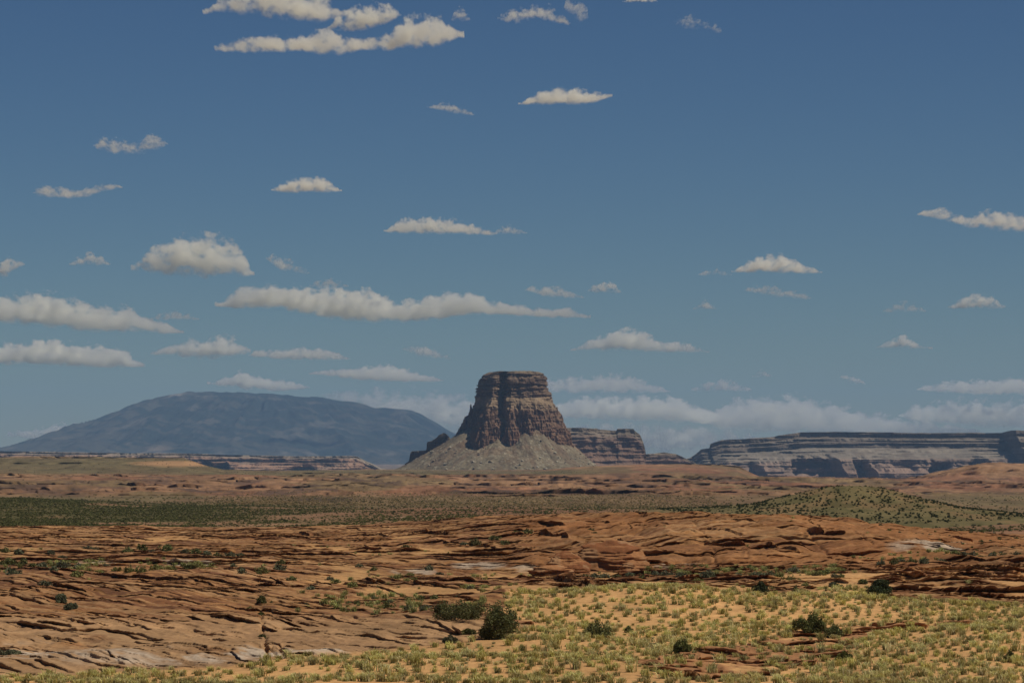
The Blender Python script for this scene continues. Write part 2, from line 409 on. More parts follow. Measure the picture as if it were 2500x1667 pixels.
# rounded scoops and shoulders of the dome
dm_ = dome * (Yg > 360) * (1 - sstep(560, 680, Yg))
Z += dm_ * ((.5 - np.abs(fbm((Xg + .25 * Yg) / 9.0 + 77, Yg / 40.0, 4) - .5) * 3.0) * 1.35 + (fbm(Xg / 3.5, Yg / 16.0 + 9, 3) - .5) * .9)
Z += rocky * (fbm(Xg / 1.3 + 61, Yg / 3.0, 4) - .5) * .34

# traced ledges
for li, (x0, y0, x1, y1, th) in enumerate(LEDGES):
    xm, ym = (x0 + x1) / 2, (y0 + y1) / 2
    d0 = depth_at(min(max(x0, -590), 3090), y0, hi=900); d1 = depth_at(min(max(x1, -590), 3090), y1, hi=900); dm = depth_at(xm, ym, hi=900)
    X0, X1 = (x0 - 1250) * PX * d0, (x1 - 1250) * PX * d1
    if X1 - X0 < 0.5: continue
    h = max(th * PX * dm * (1.0 if xm < 1250 else (1.7 if ym < 1378 else 1.3)), 0.12)
    Ln = max(9 * h, 4.0)
    lo_d, hi_d = min(d0, d1, dm) - 8, max(d0, d1, dm) + Ln + 8
    ra, rb = np.searchsorted(dy, (lo_d, hi_d))
    ca, cb = np.searchsorted(tx, (min(X0 / d0, X0 / d1) - .0015, max(X1 / d1, X1 / d0) + .0015))
    if cb - ca < 3 or rb - ra < 3: continue
    X_, Y_ = Xg[ra:rb, ca:cb], Yg[ra:rb, ca:cb]
    t = (X_ - X0) / (X1 - X0)
    wob = (fbm(X_ / 1.7 + li * 5.1, X_ * 0 + li * 1.7, 4) - .5) * min(3.2, 0.35 * (X1 - X0)) + (fbm(X_ / .7 + li, X_ * 0 + li * 3.7, 2) - .5) * 0.35
    yl = d0 + (d1 - d0) * t + wob
    tap = np.clip(np.sin(np.pi * np.clip(t, 0, 1)), 0, 1) ** 0.55 * (0.55 + 0.9 * fbm(X_ / 1.3 + li * 2.2, X_ * 0 + 9.1 * li, 3))
    tap = np.where((t > 0) & (t < 1), tap, 0)
    q = Y_ - yl
    rs = .32 if dm < 330 else (.40 if dm < 440 else (.62 if dm < 720 else 3.0))
    st = np.clip((q + rs * .7) / (rs * 1.4), 0, 1)
    up = st * np.clip(1 - np.maximum(q, 0) / Ln, 0, 1) ** 1.4
    pit = np.where(q < 0, np.exp(q / max(1.2, 1.5 * h)), 1 - st)
    Z[ra:rb, ca:cb] += tap * h * (0.75 * up - 0.35 * np.where(q < rs, pit * (1 - st), 0))
    ov = h * (1.6 if th < 5 else 2.6) + 1.5 * rs + (.3 if th < 5 else .8)
    lipw = max(1.6, 2.2 * ov)
    DY[ra:rb, ca:cb] -= tap * ov * st * np.clip(1 - np.maximum(q, 0) / lipw, 0, 1)

# cracks
def crack(pts, wd, dep):
    global Z
    for (xa, ya), (xb, yb) in zip(pts[:-1], pts[1:]):
        da, db = depth_at(xa, ya, hi=900), depth_at(xb, yb, hi=900)
        if da < db: xa, xb, da, db = xb, xa, db, da     # a is the far end
        ra, rb = np.searchsorted(dy, (db, da))
        t = (dy[ra:rb] - da) / (db - da + 1e-6)
        xc = ((xa + (xb - xa) * t) - 1250) * PX * dy[ra:rb] + (fbm(dy[ra:rb] / 2.0, dy[ra:rb] * 0 + xa, 3) - .5) * .5
        q = np.abs(Xg[ra:rb] - xc[:, None]) / wd
        Z[ra:rb] -= .32 * dep * np.clip(1.15 - q, 0, 1) * (.3 + 1.2 * fbm(dy[ra:rb] / 1.5, dy[ra:rb] * 0 + ya, 3))[:, None]
crack([(638, 1478), (642, 1530), (648, 1560), (652, 1602)], .16, .8)
crack([(668, 1580), (672, 1604)], .14, .6)
crack([(690, 1575), (694, 1608)], .22, .9)
crack([(1738, 1340), (1742, 1375)], .25, .9)
crack([(1820, 1335), (1822, 1370)], .2, .5)
crack([(1960, 1300), (2040, 1375)], .25, .7)
crack([(2060, 1290), (2130, 1345)], .22, .7)
crack([(1690, 1278), (1735, 1330)], .22, .6)

# the far country: broken benches and low scarps
far = sstep(2300, 2800, Yg)
a = int(np.where(dy > 2200)[0][0]); sl = slice(a, NR)
Xf, Yf = Xg[sl], Yg[sl]
def benches(spacing, h, seed, mask):
    n = Yf * .97 + Xf * .12 + spacing * 2.4 * (fbm(Xf / (spacing * 3) + seed, Yf / (spacing * 4) + seed, 4) - .5) + spacing * .8 * (fbm(Xf / (spacing * .5) + seed, Yf / (spacing * .8), 4) - .5)
    k = np.floor(n / spacing); f = n / spacing - k
    amp = h * mask * sstep(.40, .62, fbm(Xf / (spacing * 1.2) + k * 5.1, Yf / (spacing * 3) + seed, 4)) * (.4 + .9 * _T[(k.astype(np.int64) * 29) & 255, int(seed)])
    prof = np.where(f < .12, f / .12, 1 - (f - .12) / .88) - .3
    Z[sl] += amp * prof
    lip = np.where(f >= .12, np.clip(1 - (f - .12) / .3, 0, 1), f / .12)
    DY[sl] -= lip * np.minimum(amp * 2.0 + spacing * .13 * np.clip(amp / h * 2, 0, 1), spacing * .28)
ridgeband = np.clip(sstep(1158, 1164, PYg[sl]) * (1 - sstep(1206, 1214, PYg[sl])), 0, 1)
rb_l = sstep(1166, 1174, PYg[sl]) * (1 - sstep(1198, 1208, PYg[sl]))
plateau_r = sstep(1940, 2080, PXg[sl]) * (Yf > 3800)
edge = (Yf < 10500) & (Yf > 2400)
benches(170.0, 5.0, 3, np.clip(ridgeband + plateau_r, 0, 1) * edge)
benches(48.0, 4.2, 9, np.clip(ridgeband + plateau_r + .15, 0, 1) * edge)
benches(380.0, 9.0, 17, (Yf > 4300) * (1 - sstep(1118, 1160, PYg[sl]) * .5) * (Yf < 11000) * .6)
Z[sl] += (fbm(Xf / 60.0, Yf / 160.0, 5) - .5) * (7.0 * np.clip(ridgeband, .10, 1)) * (Yf < 11000)

# ------------------------------------------------------------------ ground colours (the rock's, the sand's and the scrub's own, with cloud shadows painted on the plain)
def mixc(a, b, t): return a + (np.asarray(b, np.float32) - a) * t[..., None]
SAND = (0.550, 0.312, 0.134); ROCK = (0.320, 0.158, 0.064); ROCKD = (0.185, 0.080, 0.038); BUFF = (0.370, 0.225, 0.118); PALE = (0.47, 0.37, 0.28)
GRN = (0.062, 0.070, 0.024); FARRED = (0.235, 0.132, 0.075); FARG = (0.125, 0.105, 0.052)
col = np.zeros(Z.shape + (3,), np.float32) + np.array(ROCK, np.float32)
n_big = fbm(Xg / 40.0 + 5, Yg / 110.0 + 5, 4)
n_mid = fbm(Xg / 7.0 + 5, Yg / 22.0 + 8, 4)
nb = (Xg * .86 + Yg * .51)
thin = fbm(Xg / 30.0 + nb * 0 + 3, (nb + 6 * n_mid) / 1.1, 4, .65)
thin2 = fbm(Xg / 60.0, (Yg + Xg * .25 + 10 * n_mid) / 2.6 + 40, 4, .65)
stripe = np.where(PXg < 1250, thin, thin2)
col = mixc(col, ROCKD, sstep(.52, .66, n_mid) * .5)
col = mixc(col, ROCKD, sstep(.50, .64, stripe) * .75)
col = mixc(col, BUFF, sstep(.52, .62, 1 - stripe) * .55)
bedn = fbm(nb / 1.3 + 2.5 * n_mid, Xg / 50.0, 4, .75)
bedu = fbm((Xg * .32 + Yg * .95) / 3.4 + 5 * n_mid, Xg / 60.0, 4, .7)
bst = np.where(PYg > 1388, np.where(PXg < 1250, bedn, bedu), bedu)
col = mixc(col, (0.135, 0.062, 0.034), sstep(.525, .60, bst) * .75 * (1 - .4 * dome))
col = mixc(col, (0.42, 0.24, 0.115), sstep(.54, .62, 1 - bst) * .5)
# bleached white and buff sandstone on the lower left face
lowleft = left * sstep(1488, 1530, PYg) 
col = mixc(col, BUFF, lowleft * .75 * sstep(.30, .55, n_mid + .25 * (1 - stripe)))
pale_b = sstep(1578, 1588, PYg) * (1 - sstep(1606, 1622, PYg)) * left * (PXg < 860)
pale_a = (1 - sstep(110, 260, PXg - (PYg - 1540) * 1.2)) * sstep(1530, 1560, PYg) * (1 - sstep(1600, 1630, PYg)) * left
pale_p = np.maximum(pale_a * sstep(.40, .55, n_mid + .2 * (stripe - .5)), pale_b * sstep(.44, .54, fbm(Xg / 3.2, nb / 1.6, 4)))
col = mixc(col, PALE, np.clip(pale_p, 0, 1) * (.55 + .45 * sstep(.42, .54, 1 - bst)) * sstep(.28, .48, fbm(Xg / 2.2 + 13, nb / .8, 4, .7)))
# white cap patches up the slope
wp = np.zeros_like(Z)
for (cx_, cy__, rx_, ry_) in ((290, 1374, 110, 6), (1285, 1385, 45, 5), (1170, 1378, 60, 6), (2270, 1346, 95, 13), (1640, 1380, 60, 6), (1000, 1262, 60, 4), (1010, 1388, 50, 6), (470, 1378, 60, 5)):
    wp = np.maximum(wp, np.clip(1.5 - ((PXg - cx_) / rx_) ** 2 - ((PYg - cy__) / ry_) ** 2, 0, 1))
wp = wp * sstep(.40, .52, fbm(Xg / 4.0 + 60, Yg / 12.0, 4)) * (Yg < 1200)
red = dome * sstep(.35, .60, n_big)
col = mixc(col, (0.295, 0.130, 0.052), red * .7)
col = mixc(col, (0.43, 0.20, 0.09), front_r * 0.0)
col = mixc(col, ROCKD, front_r * sstep(.42, .60, stripe) * .6)
col = mixc(col, (0.34, 0.160, 0.078), rk_raw * (Yg < 330) * .8)
col = mixc(col, PALE, wp * .85)
col = mixc(col, SAND, np.clip(sand, 0, 1))
col = col * (1 + (sand * (n_mid - .5) * .35))[..., None]
mott = fbm(Xg / 1.7 + 91, Yg / 5.0, 5, .7) * .6 + fbm(Xg / 12. + 5, (Yg + .4 * Xg) / 30., 4, .7) * .4
col *= (1 + rocky * (mott - .5) * 1.1)[..., None].astype(np.float32)
# scrub covered flat and the far plain
g1 = fbm(Xg / 26.0 + 1, Yg / 120.0, 4); g2 = fbm(Xg / 240.0 + 8, Yg / 900.0, 4); g3 = fbm(Xg / 900.0 + 8, Yg / 2400.0 + 2, 4)
flat = sstep(720, 840, Yg)
fc = np.zeros_like(col) + np.array(FARRED, np.float32)
fc = mixc(fc, (0.290, 0.168, 0.094), sstep(.45, .65, g2))
fc = mixc(fc, (0.22, 0.10, 0.060), sstep(.52, .66, fbm(Xg / 90.0, Yg / 420.0 + 5, 5)) * .6)
greenness = np.clip(greenband * (1 - sstep(350, 1050, PXg) * .72), 0, 1)
pl = np.zeros_like(Z)
pl = np.maximum(pl, sstep(1206, 1214, PYg) * (1 - sstep(1240, 1262, PYg)) * .55 * (Yg > 1900))          # dotted brown flat
pl = np.maximum(pl, sstep(1112, 1122, PYg) * (1 - sstep(1150, 1168, PYg)) * .80 * (1 - sstep(560, 760, PXg)) * (Yg > 4500) * sstep(.36, .52, g3 + .1 * g2))
pl = np.maximum(pl, sstep(1144, 1152, PYg) * (1 - sstep(1160, 1167, PYg)) * .80 * sstep(380, 520, PXg) * (1 - sstep(1380, 1560, PXg)) * (Yg > 5500))
fc = mixc(fc, FARG, np.clip(pl + (g2 - .5) * .5, 0, .9) * (pl > .01))
fc = mixc(fc, (0.075, 0.070, 0.026), greenness * sstep(.26, .42, g1 + .05) * .9)
hg = np.clip(hillmask, 0, 1)
fc = mixc(fc, (0.150, 0.112, 0.050), hg * .45)
fc = mixc(fc, (0.30, 0.17, 0.09), hg * sstep(.56, .66, g1) * .5)
fc = mixc(fc, (0.14, 0.115, 0.058), sstep(.50, .60, fbm(Xg / 150., Yg / 700. + 11, 5)) * .55 * (Yg > 2300))
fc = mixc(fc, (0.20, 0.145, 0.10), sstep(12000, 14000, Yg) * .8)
fc *= (1 + (fbm(Xg / 22. + 3, Yg / 130., 5, .7) - .5) * 1.3 * (Yg > 2000))[..., None].astype(np.float32)
rbm = np.clip(sstep(1160, 1168, PYg) * (1 - sstep(1204, 1214, PYg)), 0, 1) * (Yg > 2400)
fc = mixc(fc, (0.085, 0.056, 0.045), rbm * sstep(.53, .62, fbm(Xg / 45. + 8, Yg / 170., 5, .65)) * .7)
# dark strips on the plain: cloud shadows painted into the ground colour
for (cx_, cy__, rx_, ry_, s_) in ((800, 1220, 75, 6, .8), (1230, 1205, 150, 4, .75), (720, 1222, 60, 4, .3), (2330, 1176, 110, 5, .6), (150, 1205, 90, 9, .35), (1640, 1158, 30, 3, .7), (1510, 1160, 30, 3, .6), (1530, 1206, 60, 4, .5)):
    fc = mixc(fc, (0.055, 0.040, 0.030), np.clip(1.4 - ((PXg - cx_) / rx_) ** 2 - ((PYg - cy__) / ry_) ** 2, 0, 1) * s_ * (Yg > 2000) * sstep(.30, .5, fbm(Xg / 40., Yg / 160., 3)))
fc = mixc(fc, (0.48, 0.34, 0.24), wp * (Yg > 900) * .7)
fc = mixc(fc, (0.46, 0.26, 0.13), np.clip(1.3 - ((PXg - 430) / 110) ** 2 - ((PYg - 1132) / 8) ** 2, 0, 1) * (Yg > 4500) * .8)
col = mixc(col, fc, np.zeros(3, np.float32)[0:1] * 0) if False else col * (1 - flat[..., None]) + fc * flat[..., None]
mm, mt, mp = new_mat('desert land', 0.97, 0.08)
ac = N(mt, 'ShaderNodeAttribute', attribute_name='Col')
geo = N(mt, 'ShaderNodeNewGeometry')
cds = N(mt, 'ShaderNodeMapping'); cds.inputs['Scale'].default_value = (1.0, 0.45, 2.0)
mt.links.new(geo.outputs['Position'], cds.inputs['Vector'])
n1 = N(mt, 'ShaderNodeTexNoise', i_Scale=1.7, i_Detail=6.0, i_Roughness=0.68)
mt.links.new(cds.outputs[0], n1.inputs['Vector'])
n2 = N(mt, 'ShaderNodeTexNoise', i_Scale=0.06, i_Detail=6.0, i_Roughness=0.7)
mt.links.new(cds.outputs[0], n2.inputs['Vector'])
v = math_n(mt, 'ADD', math_n(mt, 'MULTIPLY_ADD', n1.outputs['Fac'], 0.75, 0.25), math_n(mt, 'MULTIPLY', n2.outputs['Fac'], 0.75))
v = math_n(mt, 'MULTIPLY', math_n(mt, 'POWER', v, 1.6), .92)
mx = N(mt, 'ShaderNodeMix', data_type='RGBA', blend_type='MULTIPLY'); mx.inputs[0].default_value = 1.0
mt.links.new(ac.outputs['Color'], mx.inputs[6])
cmb = N(mt, 'ShaderNodeCombineColor'); [mt.links.new(v, cmb.inputs[i]) for i in range(3)]
mt.links.new(cmb.outputs[0], mx.inputs[7])
mt.links.new(mx.outputs[2], mp.inputs['Base Color'])
bp = N(mt, 'ShaderNodeBump', i_Strength=0.6, i_Distance=0.10)
mt.links.new(n1.outputs['Fac'], bp.inputs['Height']); mt.links.new(bp.outputs[0], mp.inputs['Normal'])

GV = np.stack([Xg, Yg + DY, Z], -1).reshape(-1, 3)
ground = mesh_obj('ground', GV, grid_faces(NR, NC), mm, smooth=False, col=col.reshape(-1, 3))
tag(ground, 'red desert of slickrock, orange sand and scrub flats reaching to the horizon', 'ground', kind='structure')

def gz(x, y):
    """height of the finished ground"""
    i = min(max(int(np.searchsorted(dy, y)) - 1, 0), NR - 2)
    t = x / max(y, 60.0)
    j = min(max(int(np.searchsorted(tx, t)) - 1, 0), NC - 2)
    a = (y - dy[i]) / (dy[i + 1] - dy[i]); b = (t - tx[j]) / (tx[j + 1] - tx[j])
    return float((Z[i, j] * (1 - b) + Z[i, j + 1] * b) * (1 - a) + (Z[i + 1, j] * (1 - b) + Z[i + 1, j + 1] * b) * a)
def gsample(A, x, y):
    i = min(max(int(np.searchsorted(dy, y)) - 1, 0), NR - 2); j = min(max(int(np.searchsorted(tx, x / max(y, 60.0))) - 1, 0), NC - 2)
    return float(A[i, j])
# ------------------------------------------------------------------ rock material shared by cliffs (colour lives in the vertex layer)
def rock_mat(name, s1, s2, bump, zs=1.0, contrast=.7):
    m, t, p = new_mat(name, 0.96, 0.08)
    a_ = N(t, 'ShaderNodeAttribute', attribute_name='Col')
    g_ = N(t, 'ShaderNodeNewGeometry')
    mp_ = N(t, 'ShaderNodeMapping'); mp_.inputs['Scale'].default_value = (1, 1, zs)
    t.links.new(g_.outputs['Position'], mp_.inputs['Vector'])
    n_ = N(t, 'ShaderNodeTexNoise', i_Scale=s1, i_Detail=6.0, i_Roughness=0.68); t.links.new(mp_.outputs[0], n_.inputs['Vector'])
    n_2 = N(t, 'ShaderNodeTexNoise', i_Scale=s2, i_Detail=5.0, i_Roughness=0.65); t.links.new(mp_.outputs[0], n_2.inputs['Vector'])
    v_ = math_n(t, 'ADD', math_n(t, 'MULTIPLY_ADD', n_.outputs['Fac'], contrast, 1.0 - contrast), math_n(t, 'MULTIPLY_ADD', n_2.outputs['Fac'], contrast, -contrast * .35))
    c_ = N(t, 'ShaderNodeCombineColor'); [t.links.new(v_, c_.inputs[i]) for i in range(3)]
    x_ = N(t, 'ShaderNodeMix', data_type='RGBA', blend_type='MULTIPLY'); x_.inputs[0].default_value = 1.0
    t.links.new(a_.outputs['Color'], x_.inputs[6]); t.links.new(c_.outputs[0], x_.inputs[7]); t.links.new(x_.outputs[2], p.inputs['Base Color'])
    b_ = N(t, 'ShaderNodeBump', i_Strength=0.7, i_Distance=bump); t.links.new(n_.outputs['Fac'], b_.inputs['Height']); t.links.new(b_.outputs[0], p.inputs['Normal'])
    return m
M_BUTTE = rock_mat('butte rock', 0.10, 0.02, 3.0, 1.0, .9)
M_FAR = rock_mat('far rock', 0.03, 0.006, 6.0, 1.6, .8)
M_NEAR = rock_mat('sandstone', 3.0, 0.5, 0.05, 2.0, .7)

# ------------------------------------------------------------------ the butte
DB = 10000.0; MB = PX * DB                 # metres per photo pixel there
def zb(cy): return (1105 - (880 + cy * .23384)) * MB
def xb(cx): return (cx - 1270) * .23384 * MB
BX = (1250 - 1250) * MB; BX = (950 + 1270 * .23384 - 1250) * MB
LZ = [(-40, -196), (zb(890), -186), (zb(780), -172), (zb(720), -158), (zb(640), -146), (zb(530), -128), (zb(500), -119), (zb(400), -110), (zb(270), -103), (zb(200), -97), (zb(150), -84), (zb(122), -66), (260, -60)]
RZ = [(-40, 205), (zb(890), 194), (zb(760), 179), (zb(640), 161), (zb(530), 147), (zb(480), 134), (zb(360), 125), (zb(260), 112), (zb(190), 111), (zb(140), 97), (zb(120), 92), (260, 90)]
YZ = [(-40, 1.36), (zb(890), 1.26), (zb(760), 1.20), (zb(520), 1.06), (zb(500), 1.02), (zb(470), .96), (zb(400), .82), (zb(385), .79), (zb(330), .78), (zb(322), .755), (zb(270), .74), (zb(262), .72), (zb(200), .70), (zb(190), .675), (zb(122), .62), (260, .60)]
PLAN = [(-1, .8), (-1.0, .45), (-.93, .10), (-.80, -.30), (-.69, -.66), (-.615, -.96), (-.53, -1.12), (-.43, -1.08), (-.385, -.86), (-.345, -.48), (-.235, -.40), (-.165, -.55), (-.115, -.90), (0, -1.0), (.2, -.93), (.33, -.98), (.45, -.90), (.62, -.82), (.74, -.70), (.80, -.62), (.93, -.36), (1, -.05), (.98, .5), (.75, .95), (.3, 1.1), (-.3, 1.1), (-.75, 1.05)]
nu, nv = 900, 260
pl_ = np.array(PLAN + PLAN[:1]); seg = np.r_[0, np.cumsum(np.hypot(*np.diff(pl_, axis=0).T))]
# more samples on the front
uu = np.linspace(0, 1, 4000); L_ = np.interp(uu, seg / seg[-1], seg)
px_, py_ = np.interp(L_, seg, pl_[:, 0]), np.interp(L_, seg, pl_[:, 1])
wt = np.cumsum(np.where(py_ < .3, 1.0, .25)); wt = (wt - wt[0]) / (wt[-1] - wt[0])
us = np.interp(np.linspace(0, 1, nu, endpoint=False), wt, uu)
px_, py_ = np.interp(us, uu, px_), np.interp(us, uu, py_)
k_ = np.ones(7) / 7
px_ = np.convolve(np.r_[px_[-3:], px_, px_[:3]], k_, 'valid'); py_ = np.convolve(np.r_[py_[-3:], py_, py_[:3]], k_, 'valid')
zs_ = np.linspace(-10, zb(120), nv)
ZZ = np.repeat(zs_[:, None], nu, 1)
xl = np.interp(zs_, *zip(*LZ))[:, None]; xr = np.interp(zs_, *zip(*RZ))[:, None]; ysc = np.interp(zs_, *zip(*YZ))[:, None] * 108
# the cleft closes lower down
pyc = py_[None, :] + np.zeros_like(ZZ)
inc = np.exp(-((px_[None, :] + .265) / .105) ** 4) * (py_[None, :] < -.3)
pyc = pyc - inc * .48 * (1 - sstep(70, 140, ZZ))
XX = np.where(px_[None, :] < 0, -px_[None, :] * xl, px_[None, :] * xr); YY = pyc * ysc
# outward normal in plan
tx_ = np.roll(XX, -1, 1) - np.roll(XX, 1, 1); ty_ = np.roll(YY, -1, 1) - np.roll(YY, 1, 1); ln = np.hypot(tx_, ty_) + 1e-6
nx_, ny_ = ty_ / ln, -tx_ / ln
sgn = np.sign((nx_ * XX + ny_ * YY).mean()); nx_, ny_ = nx_ * sgn, ny_ * sgn
low = 1 - sstep(zb(500), zb(440), ZZ)              # columned lower cliff
upz = sstep(zb(400), zb(370), ZZ)                  # ledged upper cliff
col1 = fbm3(XX / 21, YY / 21, ZZ / 150 + 3, 4); col2 = fbm3(XX / 7, YY / 7, ZZ / 45, 3)
flute = -np.abs(col1 - .5) * 60 + 7 - np.abs(col2 - .5) * 20
layer = fbm3(XX / 90, YY / 90, ZZ / 5.0, 4, .6); lay2 = fbm3(XX / 40 + 5, YY / 40, ZZ / 9.0 + 9, 3)
blocks = fbm3(XX / 16, YY / 16, ZZ / 22, 4)
disp = flute * (.25 + .75 * low) * (1 - .45 * upz) + (sstep(.42, .58, layer) - .5) * 6.5 * (.25 + .75 * upz) + (lay2 - .5) * 9 * (1 - low * .5) + (blocks - .5) * 16 * (.5 + .6 * upz)
disp *= np.where(ZZ > zb(120) - 3, .55, 1)
XX = XX + nx_ * disp; YY = YY + ny_ * disp
ZZ = ZZ + (fbm3(XX / 20, YY / 20, ZZ / 20, 3) - .5) * 5 * (np.arange(nv) > nv - 3)[:, None]
# colours: dark varnished cap beds, pale bench, red brown columns below
zn = ZZ + (fbm3(XX / 30, YY / 30, ZZ / 30, 4) - .5) * 22
cb = np.zeros(ZZ.shape + (3,), np.float32) + np.array((0.245, 0.152, 0.100), np.float32)
cb = mixc(cb, (0.245, 0.137, 0.085), 1 - sstep(zb(800), zb(640), zn))
cb = mixc(cb, (0.165, 0.090, 0.062), sstep(.5, .62, fbm3(XX / 7, YY / 7, ZZ / 80, 4)) * low * .8)
cb = mixc(cb, (0.345, 0.245, 0.155), sstep(zb(540), zb(480), zn) * (1 - sstep(zb(400), zb(375), zn)))
cb = mixc(cb, (0.195, 0.128, 0.090), sstep(zb(400), zb(370), zn))
cb = mixc(cb, (0.34, 0.25, 0.165), sstep(zb(405), zb(375), zn) * sstep(.58, .66, fbm3(XX / 70 + 4, YY / 70, ZZ / 4.5, 4, .6)) * .8)
cb = mixc(cb, (0.30, 0.23, 0.15), sstep(zb(150), zb(125), zn) * .6)
cb = mixc(cb, (0.38, 0.28, 0.19), sstep(.62, .70, fbm3(XX / 9 + 3, YY / 9, ZZ / 5, 3)) * .5)
Vb = np.stack([XX + BX, YY + DB, ZZ], -1).reshape(-1, 3)
Fb = grid_faces(nv, nu, True)
# top sheet: rings shrinking to the middle
rings = 12; Vt = []; Ct = []
for i in range(1, rings + 1):
    k = 1 - i / rings
    zt = ZZ[-1] * k + (zb(116) + 1.5) * (1 - k)
    x_, y_ = XX[-1] * k + 20 * (1 - k), YY[-1] * k
    Vt.append(np.stack([x_ + BX, y_ + DB, zt + (fbm3(x_ / 14, y_ / 14, zt * 0, 3) - .5) * 5 * min(1, i / 2)], -1)); Ct.append(np.tile(np.array((.30, .24, .16), np.float32), (nu, 1)))
Vb = np.concatenate([Vb] + Vt); cbf = np.concatenate([cb.reshape(-1, 3)] + Ct)
Fb = np.concatenate([Fb, grid_faces(rings + 1, nu, True) + (nv - 1) * nu])
butte = empty('butte', (BX, DB, -52.0))
tag(butte, 'tall flat topped brown butte rising from a grey cone of rubble', 'butte')
def under(o, p):
    o.parent = p; o.matrix_parent_inverse = p.matrix_world.inverted() if False else o.matrix_parent_inverse
    o.location = (o.location[0] - p.location[0], o.location[1] - p.location[1], o.location[2] - p.location[2])
o = mesh_obj('cliff', Vb, Fb, M_BUTTE, None, False, cbf); under(o, butte)
# spires leaning against the two flanks
def spire(x, y, z0, z1, r, seed):
    n, m_ = 22, 26
    V = []; 
    for i in range(m_):
        t = i / (m_ - 1); zz = z0 + (z1 - z0) * t
        rr = r * (1 - t) ** .55 + r * .10
        for j in range(n):
            a = 2 * math.pi * j / n
            V.append((x + math.cos(a) * rr, y + math.sin(a) * rr, zz))
    V = np.array(V)
    dd = (fbm3(V[:, 0] / 5 + seed, V[:, 1] / 5, V[:, 2] / 14, 4) - .5) * r * .9
    c_ = np.array((x, y)); dv = V[:, :2] - c_; dv /= (np.linalg.norm(dv, axis=1)[:, None] + 1e-6)
    V[:, :2] += dv * dd[:, None]
    F = grid_faces(m_, n, True)
    V = np.concatenate([V, [[x, y, z1 + 1]]])
    top = np.array([[(m_ - 1) * n + j, (m_ - 1) * n + (j + 1) % n, len(V) - 1, len(V) - 1] for j in range(n)])
    return V, F, top
for (cx, z1, y, r, sd) in ((853, zb(458), -4, 9, 1), (800, zb(600), -15, 10, 2), (1752, zb(484), -18, 8, 3), (1735, zb(520), -34, 9, 4), (745, zb(690), -20, 10, 5)):
    V, F, top = spire(xb(cx) + BX, DB + y, -10, z1, r, sd * 3.1)
    c_ = np.tile(np.array((.19, .11, .075), np.float32), (len(V), 1))
    o = mesh_obj('rock_spire', V, np.concatenate([F, top[:, [0, 1, 2, 2]]]), M_BUTTE, None, False, c_); under(o, butte)
# rubble cone
FOOT = [(-178, 50), (-165, 57), (-150, 52), (-125, 27), (-98, 15), (-70, 26), (-45, 38), (-21, 20), (0, 20), (25, 36), (51, 57), (86, 67), (110, 65), (128, 56), (158, 33), (180, 26), (194, 21)]
na, nrr = 720, 130
th_ = np.linspace(0, 2 * np.pi, na, endpoint=False)
ca_, sa_ = np.sin(th_), -np.cos(th_)               # th = 0 faces the camera
ea, eb_ = 178.0, 128.0
H0 = np.where(sa_ < 0, np.interp(ca_ * 178, *zip(*FOOT)), 45)
H0 = np.convolve(np.r_[H0[-4:], H0, H0[:4]], np.ones(9) / 9, 'valid')
rin = 0.55; tt = np.linspace(0, 1, nrr)
outx = np.where(ca_ < 0, 372, 292); outy = 330.0
Rx_i, Ry_i = ea * rin * ca_, eb_ * rin * sa_
Xo, Yo = outx * ca_, outy * sa_
TX = Rx_i[None] * (1 - tt[:, None]) + Xo[None] * tt[:, None]; TY = Ry_i[None] * (1 - tt[:, None]) + Yo[None] * tt[:, None]
rr_ = np.hypot(TX / ea, TY / eb_)
re_ = np.hypot(Xo / ea, Yo / eb_)[None]
q_ = (rr_ - 1.0) / (re_ - 1.0)
zbase = -57.0
mean_h = 40.0
ridge_f = np.exp(-np.clip(q_, 0, 9) * 3.2)
hh_ = mean_h + (H0[None] - mean_h) * ridge_f
TZ = zbase + (hh_ - zbase) * np.clip(1 - q_, -0.02, 1.15) ** 1.12 * 1.0
gul = fbm3(th_[None] * 9 + 0 * TZ, 0 * TZ + 2, rr_ * 1.2, 4)
TZ += (gul - .5) * 18 * np.clip(1 - np.abs(q_ - .35) * 1.4, 0, 1) + (fbm3(TX / 14, TY / 14, TZ * 0, 4) - .5) * 6.5 + (fbm3(TX / 4.5, TY / 4.5, TZ * 0 + 5, 3) - .5) * 3.2
ct = np.zeros(TZ.shape + (3,), np.float32) + np.array((.250, .202, .134), np.float32)
ct = mixc(ct, (.20, .155, .10), sstep(.50, .66, fbm3(TX / 22, TY / 22, TZ / 40, 4)))
ct = mixc(ct, (.36, .31, .22), sstep(.55, .68, fbm3(TX / 9, TY / 9, TZ / 9 + 7, 4)))
ct = mixc(ct, (.31, .17, .10), sstep(.5, .62, fbm3(TX / 50 + 9, TY / 50, TZ / 40, 3)) * .35 * (1 - np.clip(q_, 0, 1)))
ct = mixc(ct, (.185, .125, .08), sstep(.54, .66, fbm3(th_[None] * 14 + 0 * TZ, 0 * TZ + 5, rr_ * .7, 4)) * .6)
ct = mixc(ct, (.16, .14, .08), sstep(.62, 1.0, q_) * sstep(.46, .6, fbm3(TX / 6, TY / 6, TZ / 9 + 2, 3)) * .6)
Vt = np.stack([TX + BX, TY + DB, TZ], -1).reshape(-1, 3)
o = mesh_obj('talus', Vt, grid_faces(nrr, na, True), M_BUTTE, None, False, ct.reshape(-1, 3)); under(o, butte)
def talus_z(x, y):
    th = math.atan2(x, -y) % (2 * math.pi); j = int(round(th / (2 * math.pi) * na)) % na
    k = int(np.argmin((TX[:, j] - x) ** 2 + (TY[:, j] - y) ** 2))
    return float(TZ[k, j])
